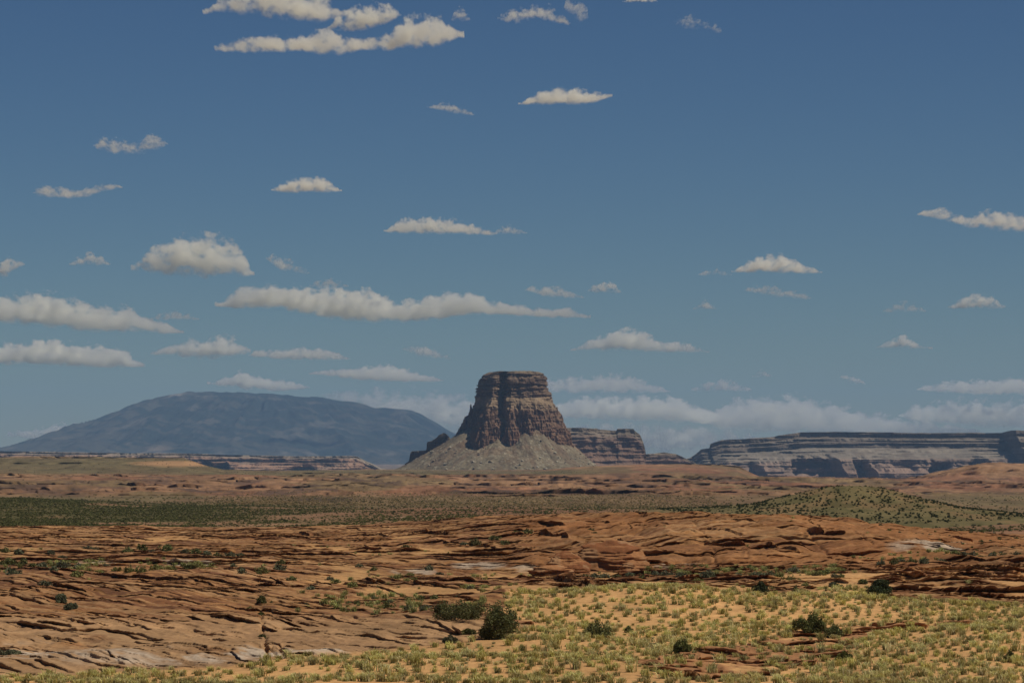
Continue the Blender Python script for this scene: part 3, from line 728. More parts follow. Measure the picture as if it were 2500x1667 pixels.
# boulders lying on the cone
def boulder_mesh(name, r, seed, mat, colr, sub=3, squash=.75, rough=.55):
    bm = bmesh.new(); bmesh.ops.create_icosphere(bm, subdivisions=sub, radius=1.0)
    V = np.array([v.co[:] for v in bm.verts]); F = np.array([[v.index for v in f.verts] for f in bm.faces]); bm.free()
    # chop with random planes, then roughen
    r_ = np.random.RandomState(seed)
    for _ in range(9):
        n = r_.normal(size=3); n /= np.linalg.norm(n); c = r_.uniform(.55, .85)
        d = V @ n - c; V = V - np.where(d > 0, d, 0)[:, None] * n
    V *= (1 + (fbm3(V[:, 0] * 2 + seed, V[:, 1] * 2 + 9, V[:, 2] * 2 + 4, 3) - .5) * rough)[:, None]
    V *= r * np.array((1, r_.uniform(.8, 1.2), squash)); V[:, 2] += r * squash * .55
    c_ = np.tile(np.array(colr, np.float32), (len(V), 1)) * (0.8 + .4 * fbm3(V[:, 0] * 3 / r, V[:, 1] * 3 / r, V[:, 2] * 3 / r, 3))[:, None]
    return mesh_obj(name, V, F, mat, None, False, c_.astype(np.float32))
bl_proto = [boulder_mesh('boulder', 1.0, 40 + i, M_BUTTE, (.46, .41, .31) if i % 3 else (.34, .27, .19)) for i in range(6)]
placed = 0
for k in range(130):
    if k < 16:   # the big blocks one can pick out
        bx, by = [(1060, 1055), (885, 1055), (600, 1075), (1110, 1100), (1570, 1015), (1800, 850), (1700, 1000), (1740, 1060), (1540, 1110), (1500, 1110), (1390, 1050), (450, 960), (1850, 930), (2140, 1025), (1930, 1020), (2050, 1000)][k]
        x = xb(bx); want = zb(by)
        best = min(((abs(talus_z(x, -yy) - want), yy) for yy in range(60, 330, 6)))
        y = -best[1]; s = [7, 6, 6, 5, 5, 4.5, 5, 5, 6, 6, 5, 9, 4, 5, 4, 4][k] * .8
    else:
        a = rng.uniform(-1.25, 1.35); u = rng.random() ** .6
        x = math.sin(a) * (170 + u * (200 if a < 0 else 112)); y = -math.cos(a) * (125 + u * 195); s = 1.6 + 3.4 * rng.random() ** 2.5
    b = bl_proto[k % 6]
    if k >= 6:
        b = b.copy(); C.objects.link(b)
    b.location = (x + BX, y + DB, talus_z(x, y) - s * .1); b.rotation_euler = (0, 0, rng.uniform(0, 6.28)); b.scale = (s * rng.uniform(.9, 1.5), s, s * rng.uniform(.8, 1.2))
    tag(b, 'pale boulder lying on the grey rubble cone of the butte', 'boulder', 'boulders on the butte rubble')
bl_proto[11 % 6]

# ------------------------------------------------------------------ long cliffs
def cliff_band(name, d, rim, base_row_, prof, colours, amp, seed, back=1500.0, nuu=700, label='', cat='mesa', buttress=(300, 90, 30), mat=M_FAR, rimnoise=2.0, facing=0.0, end_turn=True, proj=None, head=None):
    """a mesa seen from its long side: rim traced against the sky, stepped face below, flat top going back"""
    m_ = PX * d
    rim = np.array(rim, float)
    xs = np.linspace(rim[0, 0], rim[-1, 0], nuu)
    X0 = (xs - 1250) * m_
    zt = (YH - np.interp(xs, rim[:, 0], rim[:, 1])) * m_
    zbs = (YH - base_row_) * m_
    v = []
    for (fa, oa), (fb, ob) in zip(prof[:-1], prof[1:]):
        k = max(2, int((fb - fa) * 120))
        v += [(fa + (fb - fa) * i / k, oa + (ob - oa) * i / k) for i in range(k)]
    v.append(prof[-1]); v = np.array(v); n_v = len(v)
    fr = v[:, 0][:, None]; off = v[:, 1][:, None]
    Xc = np.repeat(X0[None], n_v, 0)
    hz = np.maximum(zt - zbs, 4.0)
    Zc = zt[None] - fr * hz[None]
    b1 = fbm3(Xc / buttress[0] + seed, 0 * Xc, fr * .6 + 0 * Xc, 3); b2 = fbm3(Xc / buttress[1] + seed * 3, 0 * Xc + 5, fr * 2 + 0 * Xc, 3); b3 = fbm3(Xc / buttress[2], 0 * Xc + seed, Zc / buttress[2], 4)
    low_ = sstep(.3, .75, fr)
    Dn = -(np.abs(b1 - .5) * 2.2 - .3) * amp * (.45 + .75 * low_) - (np.abs(b2 - .5) - .12) * amp * .9 * (.5 + .5 * low_) + (b3 - .5) * amp * .55
    lay = fbm3(Xc / (buttress[0] * .7) + 3, 0 * Xc + seed, Zc / (hz.max() * .035), 4, .6)
    Dn = Dn + (sstep(.45, .55, lay) - .5) * amp * .12
    Y_ = d - off * np.clip(hz / hz.max(), .2, 1)[None] - Dn + facing * (Xc - X0.mean())
    if end_turn:
        edge_ = np.minimum(xs - xs[0], 1e9) * m_
        Y_ = Y_ + np.clip(1 - edge_ / (amp * 1.6), 0, 1)[None] ** 2 * min(back * .5, 260)
    if proj:
        wx = xs[None] + (fbm3(Xc / 150 + seed, 0 * Xc + 3, Zc / 60, 5) - .5) * 52
        arch = fbm3(Xc / 520 + seed, 0 * Xc + 8, 0 * Xc, 3)
        Y_ = Y_ - np.interp(wx, *zip(*proj)) * sstep(.34, .60, fr + (arch - .5) * .65 + (b3 - .5) * .45) * (1 - .55 * sstep(.85, 1.0, fr))
    if head:
        Y_ = Y_ - np.interp(xs, *zip(*head))[None]
    Zc = Zc + (fbm3(Xc / 40, Y_ / 40, Zc / 12 + seed, 4) - .5) * rimnoise * 2
    cc = np.zeros(Zc.shape + (3,), np.float32)
    fz = np.clip(fr + (fbm3(Xc / (buttress[0] * .5), 0 * Xc, Zc / 60, 4) - .5) * .10, 0, 1)
    cf = np.array([c[0] for c in colours])
    for i in range(3):
        cc[..., i] = np.interp(fz, cf, [c[1][i] for c in colours])
    cc *= (1 + (lay - .5)[..., None] * .4)
    cc = mixc(cc, np.array(colours[0][1]) * .75, sstep(.55, .7, fbm3(Xc / 60, 0 * Xc + 2, Zc / 14, 4)) * .6)
    # top sheet going back
    tb = np.array([.02, .1, .4, 1.0])[::-1]
    Yt = Y_[0][None] + tb[:, None] * back; Xt = X0[None] * Yt / Y_[0][None]; Zt = np.repeat(Zc[0][None], 4, 0) - tb[:, None] * rimnoise
    V = np.concatenate([np.stack([Xt, Yt, Zt], -1), np.stack([Xc, Y_, Zc], -1)], 0)
    cc = np.concatenate([np.tile(np.array((.36, .29, .21), np.float32), (4, nuu, 1)), cc], 0)
    # close the ends, the back and the floor are buried or out of sight from in front
    Vb_ = np.stack([Xt[0], Yt[0], np.full(nuu, zbs - 20)], -1)[None]
    V = np.concatenate([Vb_, V, np.stack([Xc[-1], Y_[-1], np.full(nuu, zbs - 30)], -1)[None]], 0); cc = np.concatenate([cc[:1], cc, cc[-1:]], 0)
    o = mesh_obj(name, V.reshape(-1, 3), grid_faces(V.shape[0], nuu), mat, None, False, cc.reshape(-1, 3))
    tag(o, label, cat)
    return o
RIGHT = [(1668, 1124), (1690, 1118), (1710, 1101), (1713, 1097), (1733, 1094), (1735, 1083), (1760, 1074), (1800, 1072), (1835, 1070), (1888, 1066), (1905, 1062), (1941, 1057), (1957, 1055), (2050, 1054), (2122, 1055), (2260, 1057), (2380, 1056), (2440, 1057), (2444, 1052), (2520, 1053), (2640, 1054), (2900, 1056)]
cliff_band('mesa', 16000.0, RIGHT, 1172, [(0, 0), (.11, 8), (.13, 70), (.20, 80), (.225, 150), (.33, 160), (.36, 260), (.42, 300), (.44, 380), (.50, 460), (.55, 540), (.62, 560), (.80, 590), (1.0, 640)],
           [(0, (.22, .17, .13)), (.10, (.22, .17, .13)), (.14, (.30, .25, .20)), (.2, (.19, .15, .12)), (.30, (.20, .16, .13)), (.36, (.285, .24, .19)), (.52, (.30, .25, .20)), (.58, (.31, .22, .17)), (1, (.32, .21, .16))],
           150, 2.3, 2500, 1500, 'long pale banded mesa with dark alcoves along its foot', 'mesa', (900, 260, 70),
           proj=[(1668, 0), (1830, -40), (1846, 170), (1880, 160), (1903, 20), (1913, -160), (1985, -200), (2008, -160), (2020, 190), (2046, 170), (2062, -120), (2085, -160), (2105, 60), (2140, 120), (2165, 30), (2225, 60), (2238, -160), (2262, -150), (2275, 120), (2312, 40), (2330, -140), (2366, -120), (2385, 100), (2436, 60), (2452, 160), (2900, 160)],
           head=[(1668, 0), (2405, 0), (2441, 60), (2446, 420), (2640, 380), (2900, 300)])
LEFT_ = [(-160, 1100), (0, 1101), (160, 1103), (319, 1106), (452, 1106), (558, 1110), (638, 1111.5), (733, 1113.6), (800, 1113.6), (845, 1112.4), (871, 1113.6), (880, 1119), (893, 1127), (908, 1134), (932, 1147), (945, 1150)]
cliff_band('low_mesa', 17500.0, LEFT_[::1], 1158, [(0, 0), (.08, 6), (.12, 60), (.35, 90), (.40, 160), (.75, 200), (1.0, 330)],
           [(0, (.34, .27, .20)), (.1, (.36, .28, .21)), (.2, (.38, .23, .155)), (.6, (.42, .25, .16)), (1, (.42, .27, .18))],
           230, 5.9, 2600, 900, 'low red mesa wall under the blue mountain', 'mesa', (560, 170, 50), end_turn=False, proj=[(-160, 0), (470, 0), (500, -200), (560, -260), (580, 180), (700, 160), (735, -60), (780, -80), (790, 150), (850, 160), (890, 60), (945, 0)])
BEHIND = [(1330, 1044), (1400, 1043.5), (1457, 1045.5), (1462, 1048), (1500, 1050.5), (1505, 1051), (1508, 1046.5), (1546, 1047), (1550, 1052), (1562, 1060), (1570, 1078), (1574, 1092), (1577, 1108), (1600, 1107), (1622, 1104), (1650, 1108), (1680, 1122), (1700, 1132)]
cliff_band('distant_butte', 12800.0, BEHIND, 1152, [(0, 0), (.10, 6), (.12, 26), (.17, 30), (.19, 50), (.45, 66), (.8, 110), (1.0, 220)],
           [(0, (.27, .21, .15)), (.12, (.26, .20, .15)), (.18, (.25, .17, .13)), (.5, (.26, .16, .115)), (1, (.30, .19, .13))],
           60, 8.1, 900, 500, 'square topped grey butte peeking out behind the tall butte', 'butte', (260, 80, 26), end_turn=False)
# stepped dark benches at the left foot of the tall butte
def bench_block(path_top, d0, depth, seed):
    pass
STEP = [(980, 1146), (984, 1138), (986, 1132), (996, 1126), (1000, 1104), (1004, 1101), (1038, 1099), (1040.5, 1096), (1041.5, 1079), (1053, 1076), (1066, 1068), (1071, 1062), (1084, 1056), (1092, 1061), (1099, 1069), (1101, 1078), (1130, 1084), (1180, 1090)]
o = cliff_band('rock_bench', 10130.0, [(a_, b_) for a_, b_ in STEP], 1152, [(0, 0), (.2, 4), (.5, 10), (1.0, 30)], [(0, (.30, .24, .17)), (.12, (.15, .10, .08)), (.5, (.17, .11, .08)), (1, (.22, .15, .1))],
           26, 3.7, 260, 420, 'dark stepped rock benches at the left foot of the tall butte', 'rock', (70, 24, 9), M_BUTTE, 1.0, facing=-.9, end_turn=False)

# ------------------------------------------------------------------ the blue mountain
DM = 45000.0; MM = PX * DM
OUT = [(-260, 1125), (-60, 1112), (32, 1099), (101, 1075), (181, 1043), (266, 1014), (330, 985), (350, 978), (372, 974), (420, 963), (440, 959), (468, 957), (520, 957.5), (585, 958), (664, 961), (744, 969), (787, 970), (818, 977), (872, 983), (925, 996), (955, 997), (989, 998), (1031, 1012), (1055, 1026), (1079, 1041), (1111, 1059), (1150, 1082), (1200, 1104), (1290, 1130)]
OUT = np.array(OUT)
nxm, nym = 620, 240
xm_ = np.linspace(-260, 1290, nxm); Xm = np.repeat(((xm_ - 1250) * MM)[None], nym, 0)
ym_ = np.linspace(-11000, 5000, nym); Ym = np.repeat(ym_[:, None], nxm, 1)
zr = (YH - hermite(xm_, OUT[:, 0], OUT[:, 1])) * MM
zr = np.convolve(np.r_[[zr[0]] * 3, zr, [zr[-1]] * 3], np.ones(7) / 7, 'valid')
base_m = -260.0
wv = np.where(Ym < 0, np.clip(1 + Ym / 11000, 0, 1), np.clip(1 - Ym / 5000, 0, 1))
sh = np.where(Ym < 0, wv ** 1.15, wv)
rough_ = sh ** .5 * (1 - np.exp(-(Ym / 900.0) ** 2) * .85)
rad = Xm - (620 - 1250) * MM
ang = np.arctan2(rad, -(Ym - 3000))
spur = fbm3(ang * 14, np.hypot(rad, Ym - 3000) / 5200, 0 * Xm, 5)
Zm = base_m + (zr[None] - base_m) * sh + (np.abs(spur - .5) - .1) * -650 * rough_ + (fbm3(Xm / 500, Ym / 500, 0 * Xm + 3, 4) - .5) * 120 * rough_ + (fbm3(Xm / 90, Ym / 90, 0 * Xm + 8, 3) - .5) * 22
cm = np.zeros(Zm.shape + (3,), np.float32) + np.array((.036, .046, .040), np.float32)
forest = fbm3((Xm + .8 * Ym) / 230, Ym / 520, Zm / 110, 5)
cm = mixc(cm, (.21, .17, .125), sstep(.50, .66, forest + .16 * (1 - sstep(200, 560, xm_))[None] + .10 * (1 - sstep(-100, 300, Zm))) * .28)
cm = mixc(cm, (.46, .33, .23), np.clip(1.2 - ((xm_[None] - 525) / 45) ** 2 - ((Zm + 90) / 190) ** 2, 0, 1) * sstep(.38, .55, fbm3(Xm / 120, Ym / 500, Zm / 200, 4)) * .4)
cm = mixc(cm, (.40, .33, .27), sstep(.63, .70, fbm3(Xm / 300, Ym / 900 + 4, Zm / 200, 4)) * .2)
cm = mixc(cm, (.38, .33, .28), np.clip(1.1 - ((xm_[None] - 440) / 35) ** 2 - ((Zm - 790) / 60) ** 2, 0, 1) * sstep(.48, .58, fbm3(Xm / 150, Ym / 400, Zm / 100, 3)) * .7)
M_MTN = rock_mat('forested mountain', 0.010, 0.002, 20.0, 1.0, .7)
o = mesh_obj('mountain', np.stack([Xm, Ym + DM, Zm], -1).reshape(-1, 3), grid_faces(nym, nxm), M_MTN, None, True, cm.reshape(-1, 3))
tag(o, 'broad blue dome of a mountain on the skyline, hazy with distance', 'mountain', kind='structure')

# ------------------------------------------------------------------ the green hill
ga = np.linspace(0, 2 * np.pi, 220, endpoint=False); gr = np.linspace(0, 2.3, 120)
gr = np.linspace(0, 640, 120)
hxg = HX + np.cos(ga)[None] * gr[:, None] * HPM; hyg = HD + np.sin(ga)[None] * gr[:, None] * HPM * HRY
hq = gr[:, None] + 0 * ga[None]
def hill_base(x, y): return base_z(x, y)
hgz = base_z(hxg, hyg) + hill_h(hq) + (fbm(hxg / 14, hyg / 22, 4) - .5) * 1.3 * sstep(640, 400, hq) - sstep(470, 640, hq) * 2.5 + .35
hc = np.zeros(hgz.shape + (3,), np.float32) + np.array((.150, .120, .055), np.float32)
hc = mixc(hc, (.21, .135, .066), sstep(.52, .66, fbm(hxg / 18, hyg / 40 + 7, 4)) * .7)
hc = mixc(hc, (.100, .086, .036), sstep(.5, .62, fbm(hxg / 5, hyg / 9, 4)) * .8)
o = mesh_obj('hill', np.stack([hxg, hyg, hgz], -1).reshape(-1, 3), grid_faces(120, 220, True), mm, None, True, hc.reshape(-1, 3))
tag(o, 'rounded olive green hill dotted with dark shrubs', 'hill', kind='structure')
def hill_z(x, y):
    q = math.hypot((x - HX) / HPM, (y - HD) / HPM / HRY)
    return float(base_z(np.array([x]), np.array([y]))[0]) + float(hill_h(np.array([q]))[0]) + .3

# ------------------------------------------------------------------ rounded sandstone knobs standing out of the slickrock
def knob(px, py, wpx, hpx, d, seed, label, squash=.5, bed=1.0):
    bm = bmesh.new(); bmesh.ops.create_icosphere(bm, subdivisions=6, radius=1.0)
    V = np.array([v.co[:] for v in bm.verts]); F = np.array([[v.index for v in f.verts] for f in bm.faces]); bm.free()
    r_ = np.random.RandomState(seed)
    for _ in range(6):
        n = r_.normal(size=3); n[2] = abs(n[2]) * .6; n /= np.linalg.norm(n); c = r_.uniform(.62, .9)
        dd = V @ n - c; V = V - np.where(dd > 0, dd * .8, 0)[:, None] * n
    W = wpx * PX * d / 2; Hh = hpx * PX * d
    V = V * (1 + (fbm3(V[:, 0] * 1.6 + seed, V[:, 1] * 1.6 + 9, V[:, 2] * 2 + 4, 4) - .5) * .55)[:, None]
    # undercut beds
    bedz = fbm3(V[:, 0] * .8 + seed, V[:, 1] * .8, V[:, 2] * 7 + 3, 3, .6)
    V[:, :2] *= (1 + (sstep(.42, .58, bedz) - .5) * .16 * bed)[:, None]
    V = V * np.array((W, W * .9, Hh))
    c_ = np.zeros((len(V), 3), np.float32) + np.array((.40, .19, .085), np.float32)
    c_ = mixc(c_, (.27, .11, .05), sstep(.48, .6, bedz)); c_ = mixc(c_, (.44, .26, .14), sstep(.55, .65, fbm3(V[:, 0] / W * 2, V[:, 1] / W * 2, V[:, 2] / Hh * 2 + 5, 3)) * .6)
    o = mesh_obj('sandstone_knob', V, F, M_NEAR, None, False, c_)
    x = (px - 1250) * PX * d
    o.location = (x, d, -(py - YH) * PX * d)
    tag(o, label, 'rock')
    return o
knob(1490, 1392, 190, 70, 372, 3, 'largest rounded sandstone knob at the left end of the red dome')
knob(1560, 1392, 90, 26, 362, 8, 'pale tapering toe of rock right of the largest sandstone knob')
knob(1385, 1392, 100, 46, 360, 5, 'dark undercut sandstone knob left of the largest knob')
knob(1350, 1398, 110, 20, 345, 6, 'low flat red block in front of the undercut knob')
# ------------------------------------------------------------------ plants
def leaf_mat(name):
    m, t, p = new_mat(name, 0.8, 0.2)
    a_ = N(t, 'ShaderNodeAttribute', attribute_name='Col')
    oi = N(t, 'ShaderNodeObjectInfo')
    hs = N(t, 'ShaderNodeHueSaturation'); t.links.new(a_.outputs['Color'], hs.inputs['Color'])
    t.links.new(math_n(t, 'MULTIPLY_ADD', oi.outputs['Random'], 0.5, 0.75), hs.inputs['Value'])
    t.links.new(math_n(t, 'MULTIPLY_ADD', oi.outputs['Random'], 0.03, 0.485), hs.inputs['Hue'])
    t.links.new(hs.outputs[0], p.inputs['Base Color'])
    tr = N(t, 'ShaderNodeBsdfTranslucent'); t.links.new(hs.outputs[0], tr.inputs['Color'])
    mxs = N(t, 'ShaderNodeMixShader'); mxs.inputs[0].default_value = .28
    t.links.new(p.outputs[0], mxs.inputs[1]); t.links.new(tr.outputs[0], mxs.inputs[2])
    t.links.new(mxs.outputs[0], t.nodes['Material Output'].inputs['Surface'])
    return m
M_LEAF = leaf_mat('leaves')
M_STEM, _t, _p = new_mat('grey twigs', .9, .1); _p.inputs['Base Color'].default_value = (.13, .10, .075, 1)

def blades(n, rad, hgt, r, wd=.016, lean=.95, cols=((.42, .375, .135), (.33, .315, .11), (.52, .455, .22))):
    """a tuft: curved tapering blades fanning from one crown"""
    V = []; F = []; K = []
    cols = np.array(cols)
    for i in range(n):
        a = r.uniform(0, 2 * np.pi); l = lean * r.uniform(.1, 1.0) ** .7; h = hgt * r.uniform(.55, 1.0)
        bx, by = rad * .35 * r.normal() * .6, rad * .35 * r.normal() * .6
        d = np.array((math.cos(a), math.sin(a))); s = np.array((-d[1], d[0])) * wd * r.uniform(.7, 1.4)
        p0 = np.array((bx, by)); p1 = p0 + d * l * h * .45; p2 = p0 + d * l * h * 1.15
        z1, z2 = h * .62, h * (1 - .25 * l)
        b = len(V)
        V += [(*(p0 - s), -.03), (*(p0 + s), -.03), (*(p1 + s * .8), z1), (*(p1 - s * .8), z1), (*(p2 + s * .25), z2), (*(p2 - s * .25), z2)]
        F += [(b, b + 1, b + 2, b + 3), (b + 3, b + 2, b + 4, b + 5)]
        c = cols[r.randint(len(cols))] * r.uniform(.75, 1.25)
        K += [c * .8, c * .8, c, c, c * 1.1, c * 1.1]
    return np.array(V), np.array(F), np.array(K)

def leaf_cloud(n, blobs, size, r, cols, shell=.55, flat=0.0):
    """leaf faces through ellipsoid clumps (cx, cy, cz, rx, ry, rz)"""
    blobs = np.array(blobs, float); cols = np.array(cols, float)
    wv_ = blobs[:, 3] * blobs[:, 4] * blobs[:, 5]; wv_ = wv_ ** .7; wv_ /= wv_.sum()
    k = r.choice(len(blobs), n, p=wv_)
    u = r.normal(size=(n, 3)); u /= np.linalg.norm(u, axis=1)[:, None]
    rad = r.uniform(shell, 1.0, n) ** .8
    P = blobs[k, :3] + u * rad[:, None] * blobs[k, 3:6]
    P[:, 2] = np.maximum(P[:, 2], .02)
    a = r.normal(size=(n, 3)); a[:, 2] += flat; a /= np.linalg.norm(a, axis=1)[:, None]
    b = np.cross(a, r.normal(size=(n, 3))); b /= np.linalg.norm(b, axis=1)[:, None]
    s = (size * r.uniform(.6, 1.4, n))[:, None]
    V = np.stack([P - a * s, P + b * s * .42, P + a * s, P - b * s * .42], 1).reshape(-1, 3)
    F = np.arange(n * 4).reshape(n, 4)
    cc = cols[r.randint(len(cols), size=n)] * r.uniform(.7, 1.3, n)[:, None] * (0.75 + .5 * r.rand(len(blobs)))[k][:, None]
    return V, F, np.repeat(cc, 4, 0)

def stems_mesh(blobs, r, n=14, wd=.03):
    V = []; F = []
    for i in range(n):
        b_ = blobs[r.randint(len(blobs))]
        u = r.normal(size=3); u /= np.linalg.norm(u)
        e = np.array(b_[:3]) + u * np.array(b_[3:6]) * .95; e[2] = max(e[2], .1)
        p0 = np.array((r.normal() * .006, r.normal() * .006, -.05))
        m_ = (p0 + e) / 2 + r.normal(size=3) * .08; m_[2] *= .85
        pts = [p0, (p0 + m_) / 2, m_, (m_ + e) / 2 + r.normal(size=3) * .03, e]
        for q in range(4):
            w0, w1 = wd * (1 - q / 4.3), wd * (1 - (q + 1) / 4.3)
            d = pts[q + 1] - pts[q]; s1 = np.cross(d, (0.3, 1, .2)); s1 /= np.linalg.norm(s1) + 1e-9; s2 = np.cross(d, s1); s2 /= np.linalg.norm(s2) + 1e-9
            b = len(V)
            for pp, ww in ((pts[q], w0), (pts[q + 1], w1)):
                for ang in (0, 2.094, 4.189):
                    V.append(pp + ww * .5 * (math.cos(ang) * s1 + math.sin(ang) * s2))
            for g in range(3):
                F.append((b + g, b + (g + 1) % 3, b + 3 + (g + 1) % 3, b + 3 + g))
    return np.array(V), np.array(F)

DARK = ((.125, .132, .046), (.095, .104, .038), (.175, .170, .068))
SAGE = ((.135, .140, .080), (.105, .115, .060), (.160, .155, .095))
OLIVE = ((.120, .125, .036), (.090, .100, .030), (.165, .150, .055))
BLACK = ((.048, .060, .024), (.036, .046, .020), (.064, .074, .030))

def bush_blobs(W, H, r, n=9, kind='round'):
    bl = []
    for i in range(n):
        a = r.uniform(0, 2 * np.pi); q = r.uniform(0, .72) ** .7
        x, y = math.cos(a) * q * W * .5, math.sin(a) * q * W * .5
        if kind == 'spray':    # upright sprays, ragged top
            rx = W * r.uniform(.10, .17); rz = H * r.uniform(.24, .40) * (1.15 - .5 * q); z = rz * .95 + H * .05
            x *= 1.1; y *= 1.1
            bl.append((x * 1.15, y * 1.15, z + H * .18 * (1 - q), rx, rx, rz))
        else:
            rx = W * r.uniform(.17, .28); rz = H * r.uniform(.22, .34); z = min(H - rz, rz * .8 + (H - 2 * rz) * (1 - q) * r.uniform(.5, 1.1))
            bl.append((x, y, max(z, rz * .7), rx, rx, rz))
    bl.append((0, 0, H * .30, W * .34, W * .34, H * .32))
    for i in range(5):
        a = r.uniform(0, 6.28); bl.append((math.cos(a) * W * .3, math.sin(a) * W * .3, H * .14, W * .17, W * .17, H * .17))
    return bl

def bush(px, py, wpx, hpx, kind, label, seed, nleaf=2600, pal=DARK, hi=900, leaf=.085, twigs=16):
    x, d = ground_pt(px, py, hi=hi)
    m_ = PX * d; W, H = wpx * m_, hpx * m_
    r = np.random.RandomState(seed)
    root = empty('bush', (x, d, gz(x, d) - .03)); tag(root, label, 'bush')
    bl = bush_blobs(W, H, r, 11 if kind == 'spray' else 10, kind)
    V, F, K = leaf_cloud(nleaf, bl, leaf * max(1, d / 260), r, pal, .35 if kind == 'spray' else .5)
    if kind == 'spray':
        lean = np.random.RandomState(seed).normal(size=len(V)) * 0
        V[:, 2] = np.clip(V[:, 2], 0, None)
    o = mesh_obj('foliage', V, F, M_LEAF, root, False, K)
    V, F = stems_mesh(bl, r, twigs, .035 * max(1, d / 300))
    mesh_obj('stems', V, F, M_STEM, root)
    return root

bush(1116, 1516, 138, 66, 'spray', 'wide dark green bush, left one of the touching pair beside the sand', 1, 5200, DARK, twigs=40)
bush(1218, 1562, 112, 112, 'spray', 'tallest dark bush, right one of the touching pair at the edge of the sand', 2, 6000, DARK, twigs=50)
bush(1143, 1548, 36, 26, 'round', 'small olive bush under the pair of big dark bushes', 3, 1400, OLIVE)
bush(1100, 1568, 34, 22, 'round', 'small grey green bush just below the rock crack left of the big pair', 4, 1200, SAGE)
bush(1856, 1454, 40, 32, 'round', 'near black round bush below the middle of the red dome', 5, 2600, BLACK, twigs=12)
bush(2143, 1464, 62, 42, 'round', 'darkest dense round bush, its lower tier, alone on sand', 6, 3400, BLACK, twigs=14)
bush(1458, 1553, 76, 44, 'spray', 'twiggy dark bush with bare grey branches alone on the sand', 7, 2000, DARK, twigs=60)
bush(1664, 1598, 46, 46, 'spray', 'upright olive bush at the left end of the bare rock streak', 8, 2600, OLIVE, twigs=26)
bush(1976, 1553, 72, 58, 'spray', 'tall feathery olive bush, taller one of the pair on the sand', 9, 3800, OLIVE, twigs=36)
bush(2036, 1560, 56, 34, 'round', 'low dark bush, shorter one of the pair on the sand', 10, 2600, DARK)
bush(1534, 1541, 20, 18, 'round', 'little round dark bush right of the twiggy bush', 11, 900, DARK)
bush(1592, 1580, 18, 15, 'round', 'little dark bush between the twiggy bush and the upright olive bush', 12, 700, SAGE)
bush(2055, 1612, 48, 26, 'spray', 'ragged brown green bush below the bare rock streak', 13, 1300, OLIVE, twigs=40)
bush(2462, 1622, 26, 34, 'spray', 'dark twiggy bush among grass near the right edge', 14, 900, DARK, twigs=34)
bush(150, 1470, 36, 30, 'round', 'grey green bush, upper one of two below the dark hollow', 15, 1800, SAGE)
bush(174, 1487, 34, 26, 'round', 'grey green bush, lower one of two below the dark hollow', 16, 1800, SAGE)
bush(640, 1470, 28, 24, 'round', 'olive bush growing at the top of the long rock crack', 17, 1500, OLIVE)
bush(638, 1492, 18, 14, 'round', 'small bush just under the one topping the rock crack', 18, 800, OLIVE)
bush(641, 1546, 18, 12, 'round', 'small dark bush halfway down the long rock crack', 19, 800, DARK)
bush(2034, 1436, 22, 19, 'round', 'grey green bush left of the tiered black bush', 20, 1000, SAGE)
bush(2106, 1424, 20, 18, 'round', 'small dark bush above the tiered black bush', 21, 900, DARK)
bush(2038, 1438, 30, 8, 'round', 'flat yellow green bush beside the grey green one', 22, 600, OLIVE)
bush(25, 1600, 80, 16, 'spray', 'low grey bush cut by the left edge above the grass', 23, 1500, SAGE)

# upper tier of the darkest bush is part of that bush
_b = [o for o in bpy.data.objects if o.get('label', '').startswith('darkest dense round bush')][0]
_b.location[2] += .22
_b['label'] = 'darkest dense bush of two stacked tiers alone on the sand'
_d = _b.location[1]; _m = PX * _d
_r = np.random.RandomState(66)
V, F, K = leaf_cloud(2600, [(x_, y_, z_ + 21 * _m, rx_, ry_, rz_) for x_, y_, z_, rx_, ry_, rz_ in bush_blobs(56 * _m, 30 * _m, _r, 9)], .08, _r, BLACK, .5)
mesh_obj('upper_foliage', V, F, M_LEAF, _b, False, K)

# rows of smaller shrubs: a few meshes shared by copies
def shrub_mesh(kind, seed, pal, n=260):
    r = np.random.RandomState(seed)
    V, F, K = leaf_cloud(n, bush_blobs(1.0, .62, r, 7, kind), .085, r, pal, .35)
    o = mesh_obj('shrub', V, F, M_LEAF, None, False, K); C.objects.unlink(o)
    return o
SH = {'s': [shrub_mesh('round', 100 + i, SAGE) for i in range(3)], 'd': [shrub_mesh('round', 120 + i, DARK) for i in range(3)], 'o': [shrub_mesh('spray', 140 + i, OLIVE) for i in range(3)], 'y': [shrub_mesh('round', 160 + i, ((.24, .21, .075), (.18, .175, .06))) for i in range(2)]}
ORD = ['first', 'second', 'third', 'fourth', 'fifth', 'sixth', 'seventh', 'eighth', 'ninth', 'tenth', 'eleventh', 'twelfth', 'thirteenth', 'fourteenth', 'fifteenth', 'sixteenth', 'seventeenth', 'eighteenth', 'nineteenth', 'twentieth']
ORD += ['twenty ' + o for o in ORD[:9]] + ['thirtieth'] + ['thirty ' + o for o in ORD[:9]] + ['fortieth'] + ['forty ' + o for o in ORD[:9]] + ['fiftieth']
def shrub(px, py, w, kind, label, group, hi=1000, cat='shrub', hscale=1.0, name='shrub'):
    x, d = ground_pt(px, py, hi=hi)
    p = SH[kind][rng.randrange(len(SH[kind]))].copy(); C.objects.link(p); p.name = name
    s = w * PX * d
    p.location = (x, d, gz(x, d) - .04 * s); p.rotation_euler = (0, 0, rng.uniform(0, 6.28)); p.scale = (s, s, s * rng.uniform(.8, 1.15) * hscale)
    tag(p, label, cat, group)
    return p
def row(spec, phrase, group, hi=1000):
    spec = sorted(spec)
    for i, (px, py, w, k) in enumerate(spec):
        shrub(px, py, w, k, f'{ORD[i]} {phrase}', group, hi)
K3 = lambda l: [(a * .5315, 1250 + b * .5315, w_ * .5315, k) for a, b, w_, k in l]
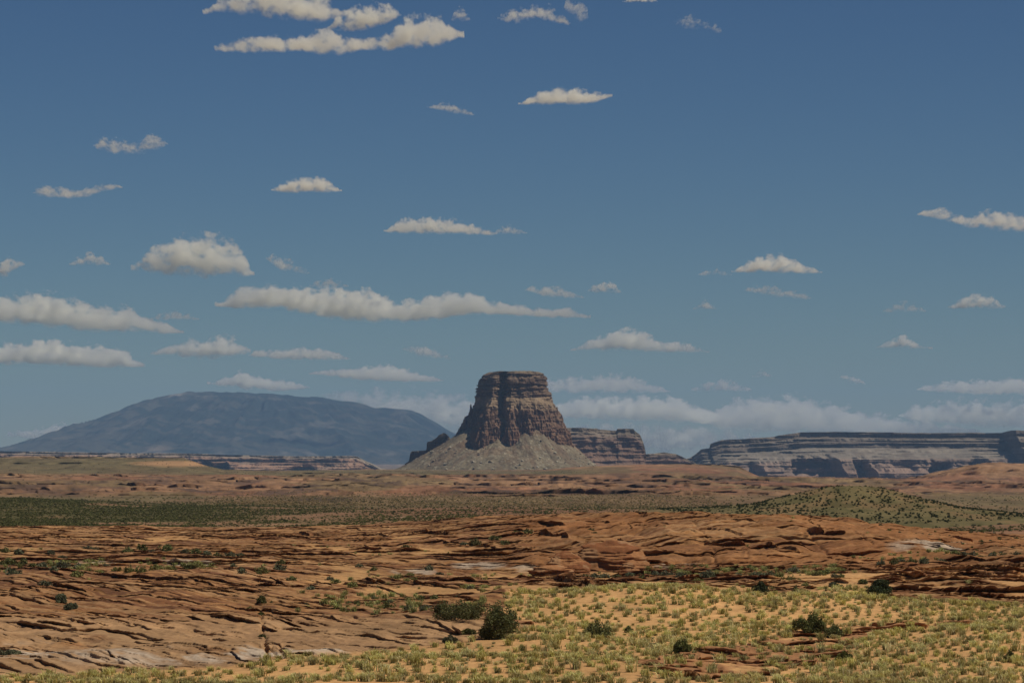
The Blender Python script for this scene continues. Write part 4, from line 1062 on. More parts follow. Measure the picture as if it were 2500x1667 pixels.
K4 = lambda l: [(1250 + a * .5315, 1250 + b * .5315, w_ * .5315, k) for a, b, w_, k in l]
row(K3([(50, 248, 90, 'd'), (110, 252, 60, 'd'), (200, 260, 70, 's'), (290, 262, 80, 's'), (360, 270, 80, 's'), (60, 285, 110, 's'), (210, 352, 70, 's'), (250, 288, 60, 's'), (350, 298, 70, 'y'), (545, 272, 60, 'o'), (600, 276, 70, 'o'), (655, 278, 60, 'o'), (715, 274, 70, 'y'), (860, 272, 60, 'o'), (915, 272, 70, 'y'), (965, 268, 40, 'y'), (490, 250, 40, 's'), (1075, 275, 40, 's'), (1115, 288, 60, 's'), (1190, 285, 40, 'o'), (1215, 282, 80, 'y'), (1285, 280, 80, 's'), (800, 275, 40, 'd'), (20, 245, 60, 'd'), (150, 255, 50, 'd')]),
    'shrub from the left in the line across the left slickrock', 'shrub line across the left slickrock')
row(K3([(1345, 318, 60, 'd'), (1430, 360, 62, 's'), (1545, 325, 50, 'd'), (1515, 308, 50, 's'), (1600, 410, 32, 'd'), (1645, 418, 46, 'd'), (1700, 384, 40, 'd'), (1720, 398, 36, 's'), (1770, 408, 36, 'd'), (1795, 410, 40, 's'), (1850, 434, 44, 'd'), (1785, 442, 70, 'o'), (1880, 455, 50, 's'), (1940, 400, 44, 'd'), (1995, 398, 50, 'd'), (1945, 470, 40, 's'), (1960, 448, 70, 's'), (1370, 438, 26, 'y'), (1410, 422, 20, 's'), (1155, 440, 40, 'y'), (1250, 412, 24, 'd'), (1660, 378, 26, 'o'), (1500, 385, 30, 'y'), (1740, 352, 30, 'o'), (1620, 345, 70, 'y'), (2110, 392, 40, 's'), (1570, 440, 20, 's'), (2030, 440, 40, 's')]),
    'shrub from the left on the sand strip before the big bushes', 'shrubs on the sand strip left of the big bushes')
row(K3([(30, 182, 60, 'd'), (92, 190, 70, 's'), (235, 190, 50, 's'), (288, 212, 46, 's'), (415, 172, 80, 's'), (470, 170, 50, 'o'), (590, 175, 70, 'd'), (650, 168, 60, 'o'), (700, 178, 40, 's'), (770, 182, 70, 'd'), (850, 192, 50, 's'), (900, 195, 60, 'd'), (950, 196, 60, 's'), (1005, 198, 60, 'd'), (1060, 198, 60, 's'), (1105, 194, 50, 's'), (1295, 250, 50, 'd'), (1865, 165, 50, 'd'), (1970, 260, 60, 's'), (2020, 268, 40, 's'), (2150, 320, 50, 'd'), (2160, 352, 40, 's'), (2185, 160, 70, 'd'), (2130, 155, 40, 's'), (2270, 140, 60, 'd'), (2320, 150, 60, 'd'), (1880, 278, 50, 'y'), (1720, 268, 50, 'd'), (1650, 262, 40, 's')]),
    'shrub from the left in the scatter on the upper slickrock', 'upper shrubs on the left and middle slickrock')
row(K4([(20, 122, 40, 'd'), (70, 120, 60, 'd'), (360, 112, 40, 'd'), (380, 118, 30, 'd'), (330, 285, 40, 'd'), (375, 286, 60, 's'), (425, 288, 60, 's'), (480, 285, 50, 'd'), (540, 288, 50, 's'), (600, 290, 50, 'o'), (660, 282, 60, 's'), (705, 284, 80, 's'), (765, 270, 50, 'd'), (770, 292, 70, 's'), (820, 298, 60, 's'), (850, 308, 60, 'y'), (900, 298, 80, 's'), (950, 290, 50, 's'), (1035, 288, 50, 's'), (1090, 270, 60, 'd'), (1110, 290, 70, 's'), (1140, 296, 80, 's'), (1180, 292, 70, 's'), (1220, 290, 60, 'o'), (1290, 278, 70, 's'), (1275, 300, 70, 'o'), (1320, 310, 40, 'y'), (1400, 286, 50, 'd'), (1440, 284, 60, 'd'), (1480, 290, 50, 's'), (1510, 290, 40, 'd'), (1350, 335, 50, 'y'), (1490, 352, 60, 'y'), (1540, 356, 50, 'o'), (785, 358, 50, 's'), (815, 374, 46, 's'), (865, 378, 36, 's'), (1310, 392, 70, 'o'), (1350, 395, 40, 's')]),
    'shrub from the left along the foot of the red dome', 'shrubs along the foot of the red dome')
row(K4([(1695, 250, 60, 's'), (1750, 250, 60, 'd'), (1790, 240, 50, 's'), (1835, 246, 60, 'd'), (1890, 250, 60, 's'), (2030, 232, 60, 'd'), (2070, 236, 50, 's'), (2110, 228, 60, 's'), (2150, 232, 50, 'd'), (2200, 226, 60, 's'), (2250, 228, 60, 'd'), (2310, 232, 70, 's'), (2140, 200, 40, 's'), (2210, 200, 40, 'd'), (2290, 196, 40, 's'), (2330, 206, 40, 'd'), (1970, 240, 50, 's')]),
    'shrub from the left above the dark ledge at the right', 'shrubs above the dark ledge at the right')
# shrubs sprinkled on the slope right of the red dome
_sl = []
for _ in range(400):
    px, py = rng.uniform(2130, 2510), rng.uniform(1262, 1366)
    if py < 1262 + (px < 2330) * (2330 - px) * .10 or py > 1300 + (px - 2130) * .2: continue
    if any(abs(px - a) < 10 and abs(py - b) < 4 for a, b in _sl): continue
    _sl.append((px, py))
_sl = _sl[:110]
for px, py in _sl:
    p = shrub(px, py, rng.uniform(7, 15), rng.choice('ddso'), 'small dark shrub on the grey green slope right of the red dome', 'shrubs on the slope right of the red dome', hi=1250)

# tufts of grass on the sand: the nearest as objects, the rest as one
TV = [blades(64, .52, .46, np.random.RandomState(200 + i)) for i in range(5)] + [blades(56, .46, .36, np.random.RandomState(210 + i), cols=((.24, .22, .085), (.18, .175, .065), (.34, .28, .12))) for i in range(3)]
def tuft_ok(px, py):
    s, rk = sand_at(np.array([px]), np.array([py]))
    if s[0] < .7: return 0
    return .10 if rk[0] > .5 else 1.0
tufts = []
cell = {}
for _ in range(60000):
    px = rng.uniform(-60, 2560)
    d = 170 + 108 * rng.random() ** 1.0
    py = float(base_row(np.array([px]), np.array([d]))[0])
    if d < 172: py = 1667 + (172 - d) * 5.5
    ok = tuft_ok(px, min(py, 1667))
    if rng.random() > ok: continue
    X = (px - 1250) * PX * d
    den = float(fbm(np.array([X / 7.0 + 4]), np.array([d / 9.0]), 3)[0])
    # thin on the bare tongues of sand, thick in the belts
    want = np.clip((den - .30) * 3.6, .16, 1)
    if 1240 < px < 1560 and 1436 < py < 1560: want *= .55
    if 1500 < px < 2500 and 1468 < py < 1540: want = min(1, want * 1.7)
    if px < 1250: want *= .55
    if px > 2050 and py > 1550: want = min(1, want * 1.2)
    if rng.random() > want: continue
    key = (int(X / 1.0), int(d / 1.0))
    md = .60
    if any((X - a) ** 2 + ((d - b) * .8) ** 2 < md * md for i in (-1, 0, 1) for j in (-1, 0, 1) for a, b in cell.get((key[0] + i, key[1] + j), ())): continue
    cell.setdefault(key, []).append((X, d)); tufts.append((d, X, px, py))
    if len(tufts) >= 3500: break
tufts.sort()
seen = [t for t in tufts if t[3] < 1690 and -10 < t[2] < 2510]
near_t = seen[:300]; near_set = set(near_t)
protos = []
for i, (V, F, K) in enumerate(TV):
    o = mesh_obj('grass_tuft', V, F, M_LEAF, None, False, K); C.objects.unlink(o); protos.append(o)
def tuft_kind(): return rng.randrange(5) if rng.random() < .72 else 5 + rng.randrange(3)
for d, X, px, py in near_t:
    o = protos[tuft_kind()].copy(); C.objects.link(o)
    s = rng.uniform(.55, 1.4)
    o.location = (X, d, gz(X, d)); o.rotation_euler = (0, 0, rng.uniform(0, 6.28)); o.scale = (s, s, s * rng.uniform(.75, 1.1))
    tag(o, 'yellow green grass tuft in the sand strip nearest the bottom edge', 'grass tuft', 'nearest grass tufts on the sand')
def scatter(name, items, meshes, mat, label, cat, group=None):
    Vs, Fs, Ks = [], [], []; off = 0
    for (x, y, z, s, sz, kind, tint_) in items:
        V, F, K = meshes[kind]
        a = rng.uniform(0, 6.28); c_, s_ = math.cos(a), math.sin(a)
        W = np.stack([(V[:, 0] * c_ - V[:, 1] * s_) * s + x, (V[:, 0] * s_ + V[:, 1] * c_) * s + y, V[:, 2] * sz + z], -1)
        Vs.append(W); Fs.append(F + off); Ks.append(K * tint_); off += len(V)
    o = mesh_obj(name, np.concatenate(Vs), np.concatenate(Fs), mat, None, False, np.concatenate(Ks))
    tag(o, label, cat, group, 'stuff')
    return o
it = []
for t in tufts:
    if t in near_set: continue
    d, X, px, py = t; s = .45 + .95 * rng.random() ** 1.4
    it.append((X, d, gz(X, d), s, s * rng.uniform(.7, 1.15), tuft_kind(), rng.uniform(.75, 1.3) * np.array((1, rng.uniform(.94, 1.03), rng.uniform(.75, 1.15)))))
# sparse tufts up on the slickrock pockets
for _ in range(5000):
    px = rng.uniform(0, 2500); d = 255 + 260 * rng.random() ** 1.2
    X = (px - 1250) * PX * d
    s_ = gsample(pocket, X, d)
    if rng.random() < .22 * s_ + .004:
        s = rng.uniform(.5, 1.1); it.append((X, d, gz(X, d), s, s, tuft_kind(), rng.uniform(.7, 1.1)))
for (xa, xb_, ya, yb_, n_) in ((-10, 430, 1374, 1398, 300), (430, 690, 1380, 1394, 130), (1560, 2060, 1386, 1402, 200), (1150, 1260, 1430, 1470, 40), (690, 1180, 1405, 1500, 170), (2060, 2500, 1360, 1378, 90)):
    for _ in range(n_):
        px = rng.uniform(xa, xb_); X, d = ground_pt(px, rng.uniform(ya, yb_), hi=900)
        if vnoise(np.array([X / 5.]), np.array([d / 11.]))[0] < .45: continue
        s = .6 + 1.0 * rng.random() ** 1.5
        it.append((X, d, gz(X, d), s, s * .9, tuft_kind(), rng.uniform(.5, 1.0) * np.array((.92, 1, .9))))
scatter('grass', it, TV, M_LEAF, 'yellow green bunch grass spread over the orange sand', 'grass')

# far scrub: low shrubs too many to count
FS = []
for i in range(5):
    r = np.random.RandomState(300 + i)
    V, F, K = leaf_cloud(26, [(0, 0, .32, .5, .5, .34), (.2, .1, .3, .4, .3, .3)], .26, r, ((.095, .094, .032), (.075, .080, .028), (.125, .112, .042)), .4)
    FS.append((V, F, K))
it = []
for _ in range(90000):
    d = 830 * (2500 / 830) ** rng.random(); px = rng.uniform(-80, 2580); X = (px - 1250) * PX * d
    py = float(base_row(np.array([px]), np.array([d]))[0])
    den = float(fbm(np.array([X / 26. + 1]), np.array([d / 120.]), 4)[0])
    g_ = 1.0 * (1 - .78 * sstep(350, 1050, px))
    if math.hypot((X - HX) / HPM, (d - HD) / HPM / HRY) < 470: continue
    if d > 2050: g_ *= .25
    if rng.random() > g_ * np.clip((den - .22) * 3.2, .1, 1): continue
    s = rng.uniform(.45, 1.15) * (1 if d < 1500 else 1.2)
    it.append((X, d, gz(X, d) - .1, s, s * rng.uniform(.6, 1.0), rng.randrange(5), rng.uniform(.7, 1.5) * np.array((1, 1, 1))))
    if len(it) > 26000: break
for _ in range(9000):       # thin scrub over the plain farther off
    d = 2100 * (9000 / 2100) ** rng.random(); px = rng.uniform(-80, 2580); X = (px - 1250) * PX * d
    if rng.random() > gsample(pl, X, d) + .06: continue
    s = rng.uniform(1.2, 2.4)
    it.append((X, d, gz(X, d) - .1, s, s * .7, rng.randrange(5), rng.uniform(.8, 1.4)))
scatter('scrub', it, FS, M_LEAF, 'dark green scrub covering the flats beyond the slickrock', 'scrub')
YS = [(V, F, np.tile(np.array((.33, .25, .12)), (len(V), 1)) * np.random.RandomState(i).uniform(.8, 1.2, (len(V), 1))) for i, (V, F, K) in enumerate(FS)]
it = []
for _ in range(12000):
    d = 2050 * (3600 / 2050) ** rng.random(); px = rng.uniform(450, 1750); X = (px - 1250) * PX * d
    py = float(base_row(np.array([px]), np.array([d]))[0])
    if not 1203 < py < 1242: continue
    if rng.random() > .6 * float(sstep(450, 650, px)): continue
    s = rng.uniform(1.0, 2.0); it.append((X, d, gz(X, d), s, s * .7, rng.randrange(5), rng.uniform(.8, 1.2)))
scatter('dry_grass', it, YS, M_LEAF, 'pale dry bunch grass dotting the brown flat behind the green scrub', 'grass')

# shrubs on the hill
HS = []
for i in range(4):
    r = np.random.RandomState(330 + i)
    V, F, K = leaf_cloud(90, bush_blobs(1.0, .75, r, 5), .17, r, ((.046, .056, .020), (.036, .046, .017), (.060, .066, .024)), .4)
    o = mesh_obj('hill_shrub', V, F, M_LEAF, None, False, K); C.objects.unlink(o); HS.append((o, (V, F, K)))
pts = []
while len(pts) < 1750:
    a = rng.uniform(0, 2 * math.pi); q = 480 * math.sqrt(rng.random())
    x, y = HX + math.cos(a) * q * HPM, HD + math.sin(a) * q * HPM * HRY
    if y > HD + 25: continue
    if any((x - p[0]) ** 2 + ((y - p[1]) * .7) ** 2 < 1.3 for p in pts): continue
    pts.append((x, y))
pts.sort(key=lambda p: p[1])
rest = []
for i, (x, y) in enumerate(pts):
    s = rng.uniform(.55, 1.5)
    if i < 300:
        o = HS[rng.randrange(4)][0].copy(); C.objects.link(o)
        o.location = (x, y, hill_z(x, y) - .1); o.scale = (s, s, s * rng.uniform(.8, 1.1)); o.rotation_euler = (0, 0, rng.uniform(0, 6.28))
        tag(o, 'dark round shrub dotting the near face of the green hill', 'shrub', 'shrubs dotting the green hill')
    else:
        rest.append((x, y, hill_z(x, y) - .1, s, s * rng.uniform(.8, 1.1), rng.randrange(4), rng.uniform(.8, 1.2)))
scatter('hilltop_scrub', rest, [h[1] for h in HS], M_LEAF, 'dark shrubs sprinkled over the top of the green hill', 'scrub')
# ------------------------------------------------------------------ clouds
def cloud_group():
    g = bpy.data.node_groups.new('cloud density', 'ShaderNodeTree')
    I = g.interface
    for nm, ty in (('Top', 'NodeSocketFloat'), ('Bottom', 'NodeSocketFloat'), ('P', 'NodeSocketVector'), ('NScale', 'NodeSocketVector'),
                   ('Amp', 'NodeSocketFloat'), ('Soft', 'NodeSocketFloat'), ('Dens', 'NodeSocketFloat')):
        I.new_socket(nm, in_out='INPUT', socket_type=ty)
    I.new_socket('Density', in_out='OUTPUT', socket_type='NodeSocketFloat')
    gi = g.nodes.new('NodeGroupInput'); go = g.nodes.new('NodeGroupOutput')
    sep = g.nodes.new('ShaderNodeSeparateXYZ'); g.links.new(gi.outputs['P'], sep.inputs[0])
    T = math_n(g, 'MULTIPLY_ADD', gi.outputs['Top'], 2.0, -1.0)
    B = math_n(g, 'MULTIPLY_ADD', gi.outputs['Bottom'], 2.0, -1.0)
    zc = math_n(g, 'MULTIPLY', math_n(g, 'ADD', T, B), 0.5)
    hh = math_n(g, 'MAXIMUM', math_n(g, 'MULTIPLY', math_n(g, 'SUBTRACT', T, B), 0.5), 0.02)
    q = math_n(g, 'DIVIDE', math_n(g, 'SUBTRACT', sep.outputs[2], zc), hh)
    q2 = math_n(g, 'MULTIPLY', q, q)
    dep = math_n(g, 'MULTIPLY_ADD', hh, 0.7, 0.3)
    yd = math_n(g, 'DIVIDE', sep.outputs[1], dep)
    y2 = math_n(g, 'MULTIPLY', yd, yd)
    f = math_n(g, 'SUBTRACT', math_n(g, 'SUBTRACT', 1.0, q2), y2)
    vm = g.nodes.new('ShaderNodeVectorMath'); vm.operation = 'MULTIPLY'
    g.links.new(gi.outputs['P'], vm.inputs[0]); g.links.new(gi.outputs['NScale'], vm.inputs[1])
    oi = g.nodes.new('ShaderNodeObjectInfo')
    va = g.nodes.new('ShaderNodeVectorMath'); va.operation = 'ADD'
    g.links.new(vm.outputs[0], va.inputs[0]); g.links.new(oi.outputs['Location'], va.inputs[1])
    no = N(g, 'ShaderNodeTexNoise', noise_dimensions='3D', i_Scale=1.0, i_Detail=7.0, i_Roughness=0.66)
    g.links.new(va.outputs[0], no.inputs['Vector'])
    nn = math_n(g, 'MULTIPLY', math_n(g, 'SUBTRACT', no.outputs['Fac'], 0.5), 3.6)
    # the flat base is eroded less than the billowing top
    up = math_n(g, 'MULTIPLY_ADD', q, 0.35, 0.65, clamp=True)
    f2 = math_n(g, 'MULTIPLY_ADD', math_n(g, 'MULTIPLY', nn, up), gi.outputs['Amp'], math_n(g, 'SUBTRACT', f, 0.12))
    mr = N(g, 'ShaderNodeMapRange', interpolation_type='SMOOTHERSTEP')
    g.links.new(f2, mr.inputs['Value'])
    g.links.new(gi.outputs['Soft'], mr.inputs['From Max'])
    mr.inputs['From Min'].default_value = 0.0
    d = math_n(g, 'MULTIPLY', mr.outputs['Result'], gi.outputs['Dens'])
    g.links.new(d, go.inputs[0])
    return g

CG = cloud_group()

def cloud(label, prof, dens=1.0, amp=1.6, soft=0.7, alt=2600.0, group='white clouds over the desert', depth=None, ns=1.0):
    """prof: rows (x, y_top, y_bottom) in photo pixels (2352 wide view), traced; the cloud stands at its own altitude."""
    P = np.array(prof, float) * (2500.0 / 2352.0)
    hmax = P[:, 2].max() - P[:, 1].min(); wd_ = P[-1, 0] - P[0, 0]
    if P[0, 2] - P[0, 1] > .22 * hmax:
        m0 = P[0, 1] * .4 + P[0, 2] * .6; P = np.vstack([[P[0, 0] - .035 * wd_, m0 - .05 * hmax, m0 + .05 * hmax], P])
    if P[-1, 2] - P[-1, 1] > .22 * hmax:
        m0 = P[-1, 1] * .4 + P[-1, 2] * .6; P = np.vstack([P, [P[-1, 0] + .035 * wd_, m0 - .05 * hmax, m0 + .05 * hmax]])
    x0, x1 = P[0, 0], P[-1, 0]
    yt, yb = P[:, 1].min(), P[:, 2].max()
    e = max((YH - yb) * PX, 0.012)
    d = min(max(alt / e, 17000.0), 150000.0)
    cx, cy_ = (x0 + x1) / 2, (yt + yb) / 2
    c = at(cx, cy_, d)
    mpp = PX * d
    sx, sz = (x1 - x0) / 2 * mpp, (yb - yt) / 2 * mpp
    sy = depth * mpp if depth else min(max(sx * 0.6, sz * 1.2), sz * 4)
    # hull
    nu, nv = 28, 14
    us = np.linspace(0, 1, nu)
    xs = x0 + us * (x1 - x0)
    top = np.interp(xs, P[:, 0], P[:, 1]); bot = np.interp(xs, P[:, 0], P[:, 2])
    T = (yb - top) / (yb - yt); B = (yb - bot) / (yb - yt)
    V = []
    for k in range(nu):
        zc = T[k] + B[k] - 1; hh = max(T[k] - B[k], 0.02)
        dep = 0.3 + 0.7 * hh
        for j in range(nv):
            a = 2 * math.pi * j / nv
            V.append(((us[k] * 2 - 1) * 1.03, math.cos(a) * dep * 1.25, zc + math.sin(a) * (hh * 1.30 + 0.05)))
    F = [(k * nv + j, (k + 1) * nv + j, (k + 1) * nv + (j + 1) % nv, k * nv + (j + 1) % nv) for k in range(nu - 1) for j in range(nv)]
    F.append(tuple(range(nv))); F.append(tuple((nu - 1) * nv + j for j in range(nv))[::-1])
    me = bpy.data.meshes.new('cloud'); me.from_pydata(V, [], F); me.update()
    bm = bmesh.new(); bm.from_mesh(me); bmesh.ops.recalc_face_normals(bm, faces=bm.faces); bm.to_mesh(me); bm.free()
    m = bpy.data.materials.new('cloud vapour'); m.use_nodes = True
    t = m.node_tree
    for n in list(t.nodes):
        if n.type != 'OUTPUT_MATERIAL': t.nodes.remove(n)
    out = [n for n in t.nodes][0]
    vol = t.nodes.new('ShaderNodeVolumePrincipled')
    vol.inputs['Color'].default_value = (1.0, 0.990, 0.945, 1)
    vol.inputs['Anisotropy'].default_value = 0.4
    tc = t.nodes.new('ShaderNodeTexCoord')
    sep = t.nodes.new('ShaderNodeSeparateXYZ'); t.links.new(tc.outputs['Object'], sep.inputs[0])
    u = math_n(t, 'MULTIPLY_ADD', sep.outputs[0], 0.5, 0.5, clamp=True)
    cr = t.nodes.new('ShaderNodeValToRGB'); cr.color_ramp.interpolation = 'CARDINAL'
    el = cr.color_ramp.elements
    Pu = (P[:, 0] - x0) / (x1 - x0)
    Tt = (yb - P[:, 1]) / (yb - yt); Bb = (yb - P[:, 2]) / (yb - yt)
    el[0].position = 0.0; el[1].position = 1.0
    for i in range(len(Pu)):
        e_ = el[0] if i == 0 else (el[len(el) - 1] if i == len(Pu) - 1 else el.new(float(Pu[i])))
        e_.color = (float(Tt[i]), float(Bb[i]), 0, 1)
    t.links.new(u, cr.inputs[0])
    sc_ = t.nodes.new('ShaderNodeSeparateColor'); t.links.new(cr.outputs[0], sc_.inputs[0])
    gn = t.nodes.new('ShaderNodeGroup'); gn.node_tree = CG
    t.links.new(sc_.outputs[0], gn.inputs['Top']); t.links.new(sc_.outputs[1], gn.inputs['Bottom'])
    t.links.new(tc.outputs['Object'], gn.inputs['P'])
    px_h = (yb - yt)
    q = ns / (9 + 0.20 * px_h)
    gn.inputs['NScale'].default_value = ((x1 - x0) / 2 * q, sy / mpp * q * 0.22, px_h / 2 * q * 1.3)
    gn.inputs['Amp'].default_value = amp
    gn.inputs['Soft'].default_value = soft * 3.0
    gn.inputs['Dens'].default_value = min(dens * 1.35 + .06, 1.3) * (13.0 + 14.0 * max(0, min(1, (yb - 880) / 120))) / (2 * min(sz * 1.6, sy))
    t.links.new(gn.outputs[0], vol.inputs['Density'])
    t.links.new(vol.outputs[0], out.inputs['Volume'])
    me.materials.append(m)
    o = bpy.data.objects.new('cloud', me); C.objects.link(o)
    o.location = c; o.scale = (sx, sy, sz)
    tag(o, label, 'cloud', group)
    return o

def puff(x0, x1, yt, yb, skew=0.5):
    """traced box of a small cloud -> domed profile with a flat base"""
    w_ = x1 - x0; h = yb - yt; r = random.Random(int(x0 * 7 + yt))
    rows = []
    for u in (0, .08, .2, .35, .5, .65, .8, .92, 1):
        s = u ** (math.log(0.5) / math.log(skew))
        k = math.sin(math.pi * min(max(s, 0), 1)) ** 0.6
        tp = yb - h * (0.12 + 0.88 * k) * (0.82 + 0.18 * r.random() if 0 < u < 1 else 1)
        rows.append((x0 + u * w_, max(yt, tp), yb - h * (0.22 * (1 - k) * 0.3)))
    rows[0] = (x0, yb - h * .3, yb - h * .1); rows[-1] = (x1, yb - h * .3, yb - h * .1)
    rows[4] = (rows[4][0], yt, yb)
    return rows

cloud('long bright cloud cut by the top edge of the photo', [(470, 22, 34), (500, 0, 30), (540, -25, 36), (600, -45, 42), (640, -45, 54), (700, -30, 56), (750, -10, 54), (780, 20, 44)], 1.0, 1.7)
cloud('compact white puff between the two long clouds at the top', [(755, 62, 72), (775, 30, 76), (820, 14, 78), (860, 8, 70), (890, 6, 60), (915, 22, 44)], 0.8, 1.7)
cloud('ragged white cloud stretched beneath the cloud at the top edge', [(500, 106, 118), (560, 92, 122), (620, 86, 120), (690, 88, 120), (740, 70, 126), (790, 84, 124), (830, 92, 116), (900, 76, 116), (930, 46, 112), (980, 40, 110), (1020, 48, 108), (1040, 62, 92)], 0.85, 1.8)
cloud('torn thin cloud right of the top cloud group', [(1150, 32, 50), (1185, 18, 58), (1230, 14, 48), (1265, 14, 56), (1305, 44, 62)], 0.22, 2.4)
cloud('faint curl of vapour at the top edge beside the torn cloud', [(1298, 4, 26), (1318, -12, 50), (1335, 0, 60), (1350, 24, 50)], 0.14, 2.4)
cloud('faint small puff just right of the ragged cloud', puff(1036, 1080, 14, 52), 0.14, 2.2)
cloud('sliver of cloud at the top edge over the butte', puff(1430, 1510, -14, 8), 0.4, 1.8)
cloud('barely visible wisp high above the gap right of the butte', [(1548, 42, 60), (1580, 34, 72), (1620, 44, 70), (1655, 60, 80)], 0.08, 2.6)
cloud('flat lens shaped cloud high above the butte', [(1200, 232, 242), (1235, 212, 244), (1290, 200, 244), (1345, 204, 244), (1380, 212, 234), (1404, 216, 224)], 0.8, 1.3)
cloud('small tilted wisp left of the lens shaped cloud', [(985, 242, 250), (1020, 235, 258), (1050, 242, 264), (1085, 258, 267)], 0.25, 1.6)
cloud('thin ragged cloud alone high over the mountain flank', [(222, 318, 346), (260, 318, 358), (310, 324, 358), (350, 308, 350), (378, 318, 340)], 0.22, 2.2)
cloud('thin streak of cloud below the ragged cloud on the left', [(85, 430, 452), (130, 430, 458), (190, 434, 456), (245, 420, 442), (272, 422, 436)], 0.2, 2.0)
cloud('small bright flat based cloud above the big mountain cloud', [(630, 428, 442), (665, 414, 446), (705, 404, 446), (745, 406, 446), (778, 432, 442)], 0.9, 1.3)
cloud('low flat cloud alone between the butte and the small bright cloud', [(893, 522, 536), (920, 504, 540), (975, 500, 540), (1030, 502, 540), (1080, 514, 542), (1130, 528, 542)], 0.55, 1.6)
cloud('tiny wisp right of the low flat cloud', puff(1135, 1210, 515, 540, .35), 0.16, 1.8)
cloud('streaked cloud cut by the right edge, high in the sky', [(2120, 484, 498), (2165, 478, 508), (2220, 494, 524), (2265, 482, 530), (2330, 490, 536), (2380, 490, 536)], 0.4, 2.0)
cloud('tall domed cumulus, biggest heap above the blue mountain', [(305, 606, 624), (335, 580, 630), (375, 552, 638), (405, 542, 642), (440, 538, 644), (470, 534, 645), (510, 538, 645), (545, 550, 643), (565, 582, 640), (580, 622, 634)], 1.3, 1.5, 0.6)
cloud('little flat puff left of the domed cumulus', puff(160, 253, 577, 613), 0.45, 1.6)
cloud('small leaning puff at the left edge', [(-40, 600, 640), (-10, 596, 642), (20, 590, 640), (40, 590, 620), (52, 600, 612)], 0.5, 1.6)
cloud('small leaning puff just right of the domed cumulus', [(612, 588, 598), (640, 584, 624), (670, 596, 628), (706, 618, 632)], 0.35, 1.7)
cloud('faint scrap above the long cloud bank', puff(710, 800, 635, 662), 0.12, 2.2)
cloud('longest cloud bank, stretched above the mountain and butte', [(508, 694, 706), (545, 666, 712), (590, 655, 712), (650, 655, 716), (720, 660, 730), (790, 662, 742), (850, 666, 744), (905, 684, 744), (960, 688, 742), (1010, 674, 738), (1050, 668, 732), (1090, 672, 728), (1130, 690, 726), (1200, 700, 728), (1260, 708, 732), (1300, 706, 732), (1345, 722, 732)], 1.2, 1.5, 0.6)
cloud('broad cumulus bank at the left edge with a bright crest', [(-60, 690, 744), (0, 678, 748), (60, 672, 752), (110, 668, 758), (150, 682, 764), (215, 694, 768), (290, 702, 768), (330, 720, 766), (380, 740, 770), (415, 758, 766)], 1.1, 1.5, 0.6)
cloud('faint tail drifting off the broad left bank', puff(330, 455, 712, 738, .6), 0.12, 2.2)
cloud('lower cumulus bank at the left edge, near the mountain top', [(-60, 784, 838), (0, 788, 840), (60, 782, 842), (110, 776, 844), (160, 784, 847), (230, 794, 848), (290, 804, 848), (325, 832, 846)], 1.0, 1.6, 0.6)
cloud('two humped cloud over the left slope of the mountain', [(350, 806, 816), (400, 784, 822), (435, 776, 828), (465, 782, 830), (500, 766, 830), (540, 772, 824), (572, 800, 814)], 0.9, 1.5)
cloud('grey flat cloud right of the two humped cloud', [(582, 806, 822), (640, 802, 828), (700, 798, 830), (745, 800, 830), (795, 816, 828)], 0.45, 1.6)
cloud('small tilted puff left above the butte', [(930, 796, 806), (955, 790, 820), (985, 796, 824), (1030, 816, 828)], 0.35, 1.7)
cloud('wide low cloud just left of the butte top', [(725, 852, 862), (770, 846, 868), (830, 842, 876), (880, 836, 880), (940, 848, 880), (1005, 866, 878)], 0.65, 1.6)
cloud('domed cloud sitting right on the mountain skyline', [(480, 876, 884), (520, 864, 892), (560, 852, 898), (600, 862, 900), (650, 872, 902), (700, 882, 894)], 0.65, 1.6)
cloud('pale cloud band between the mountain top and the butte', [(740, 898, 914), (820, 894, 950), (900, 892, 985), (980, 894, 1000), (1060, 896, 1010), (1130, 902, 1010)], 0.6, 1.8, 0.9)
cloud('pale cloud low over the left foot of the mountain', [(20, 990, 1004), (80, 984, 1012), (140, 972, 1012), (185, 974, 1000)], 0.3, 1.8)
cloud('small grey puff above the long bank, over the butte', [(1212, 660, 670), (1250, 655, 684), (1290, 660, 688), (1336, 676, 688)], 0.3, 1.7)
cloud('small puff next to the grey puff above the butte', [(1352, 660, 674), (1385, 648, 676), (1410, 648, 676), (1425, 664, 674)], 0.35, 1.7)
cloud('bright flat based cumulus in the right half of the sky', [(1682, 620, 628), (1715, 600, 629), (1745, 588, 630), (1780, 584, 630), (1820, 590, 631), (1845, 606, 631), (1878, 618, 630)], 1.1, 1.4)
cloud('tiny faint smudge left of the bright cumulus', puff(1605, 1680, 615, 635), 0.1, 2.0)
cloud('thin grey cloud under the bright right cumulus', [(1715, 660, 672), (1760, 654, 680), (1810, 664, 688), (1858, 676, 690)], 0.2, 1.8)
cloud('tiny round puff left of the thin grey cloud', puff(1592, 1645, 688, 714), 0.25, 1.6)
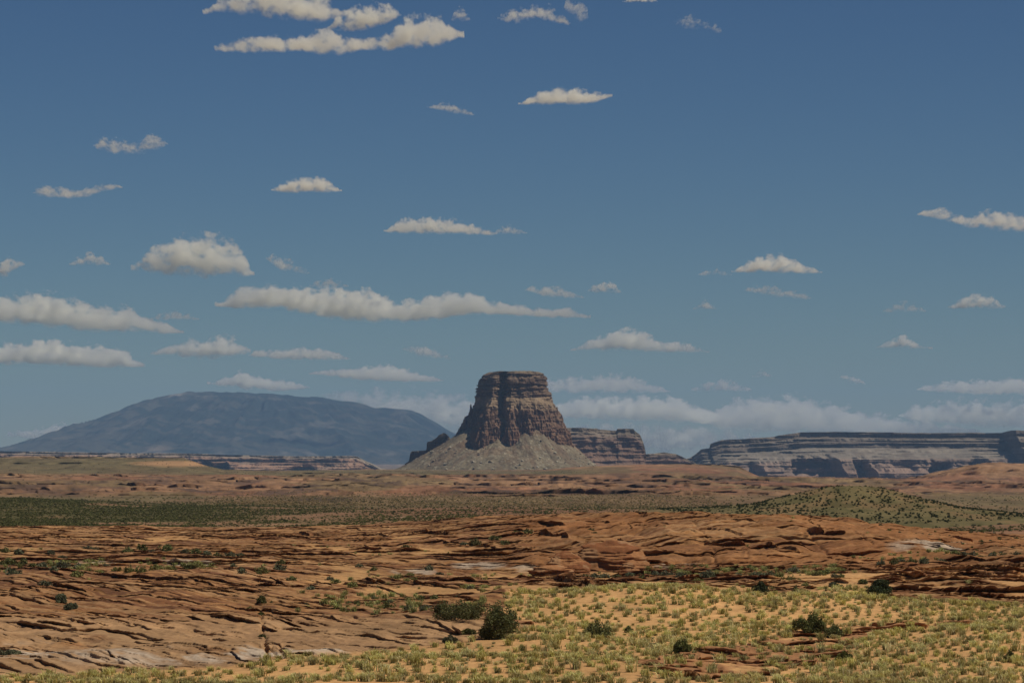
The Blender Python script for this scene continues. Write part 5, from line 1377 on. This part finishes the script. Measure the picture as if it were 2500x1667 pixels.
cloud('two step cloud above the gap right of the butte', [(1315, 800, 806), (1350, 780, 808), (1395, 764, 810), (1440, 752, 811), (1485, 762, 812), (1515, 784, 812), (1560, 784, 812), (1595, 792, 812), (1625, 804, 811)], 1.0, 1.4)
cloud('bright puff near the right edge of the sky', puff(2180, 2308, 670, 713), 0.7, 1.5)
cloud('faint scrap left of the bright right edge puff', puff(2030, 2125, 690, 720), 0.2, 1.8)
cloud('small cone shaped cloud over the long right mesa', [(2020, 792, 800), (2055, 774, 802), (2080, 768, 803), (2105, 786, 803), (2140, 796, 803)], 0.6, 1.5)
cloud('tiny speck of cloud right of the butte top', puff(1728, 1775, 848, 868), 0.15, 1.8)
cloud('small slanted puff over the left end of the right mesa', [(1932, 862, 870), (1952, 858, 880), (1985, 874, 886)], 0.25, 1.6)
cloud('thin layer left of the slanted puff', puff(1590, 1725, 868, 902), 0.16, 2.0)
cloud('flat layered cloud touching the right side of the butte top', [(1230, 866, 900), (1290, 866, 906), (1360, 862, 908), (1430, 858, 908), (1480, 872, 906), (1525, 890, 904)], 0.4, 1.8, 0.9)
cloud('bright cloud bank behind the right shoulder of the butte', [(1240, 930, 965), (1320, 914, 968), (1400, 908, 970), (1480, 908, 972), (1560, 912, 974), (1610, 934, 976), (1660, 950, 974)], 0.7, 1.6, 0.8)
cloud('great pale cloud bank resting on the right mesa', [(1640, 940, 990), (1690, 916, 1000), (1760, 908, 1004), (1830, 908, 1006), (1890, 924, 1006), (1960, 936, 1006), (2050, 956, 1004), (2140, 966, 1002), (2240, 984, 998)], 0.5, 1.7, 0.8)
cloud('misty cloud layer in the gap between butte and right mesa', [(1100, 996, 1006), (1200, 976, 1030), (1300, 968, 1044), (1420, 970, 1050), (1540, 972, 1050), (1640, 980, 1040), (1720, 992, 1030), (1790, 1006, 1016)], 0.28, 1.8, 0.9)
cloud('upper cloud streak at the right edge near the mesa', [(2120, 884, 900), (2200, 874, 908), (2290, 870, 910), (2400, 868, 910)], 0.35, 1.8)
cloud('lower cloud bank at the right edge above the mesa', [(2080, 936, 966), (2150, 920, 980), (2230, 912, 988), (2300, 920, 990), (2400, 918, 992)], 0.5, 1.7, 0.8)
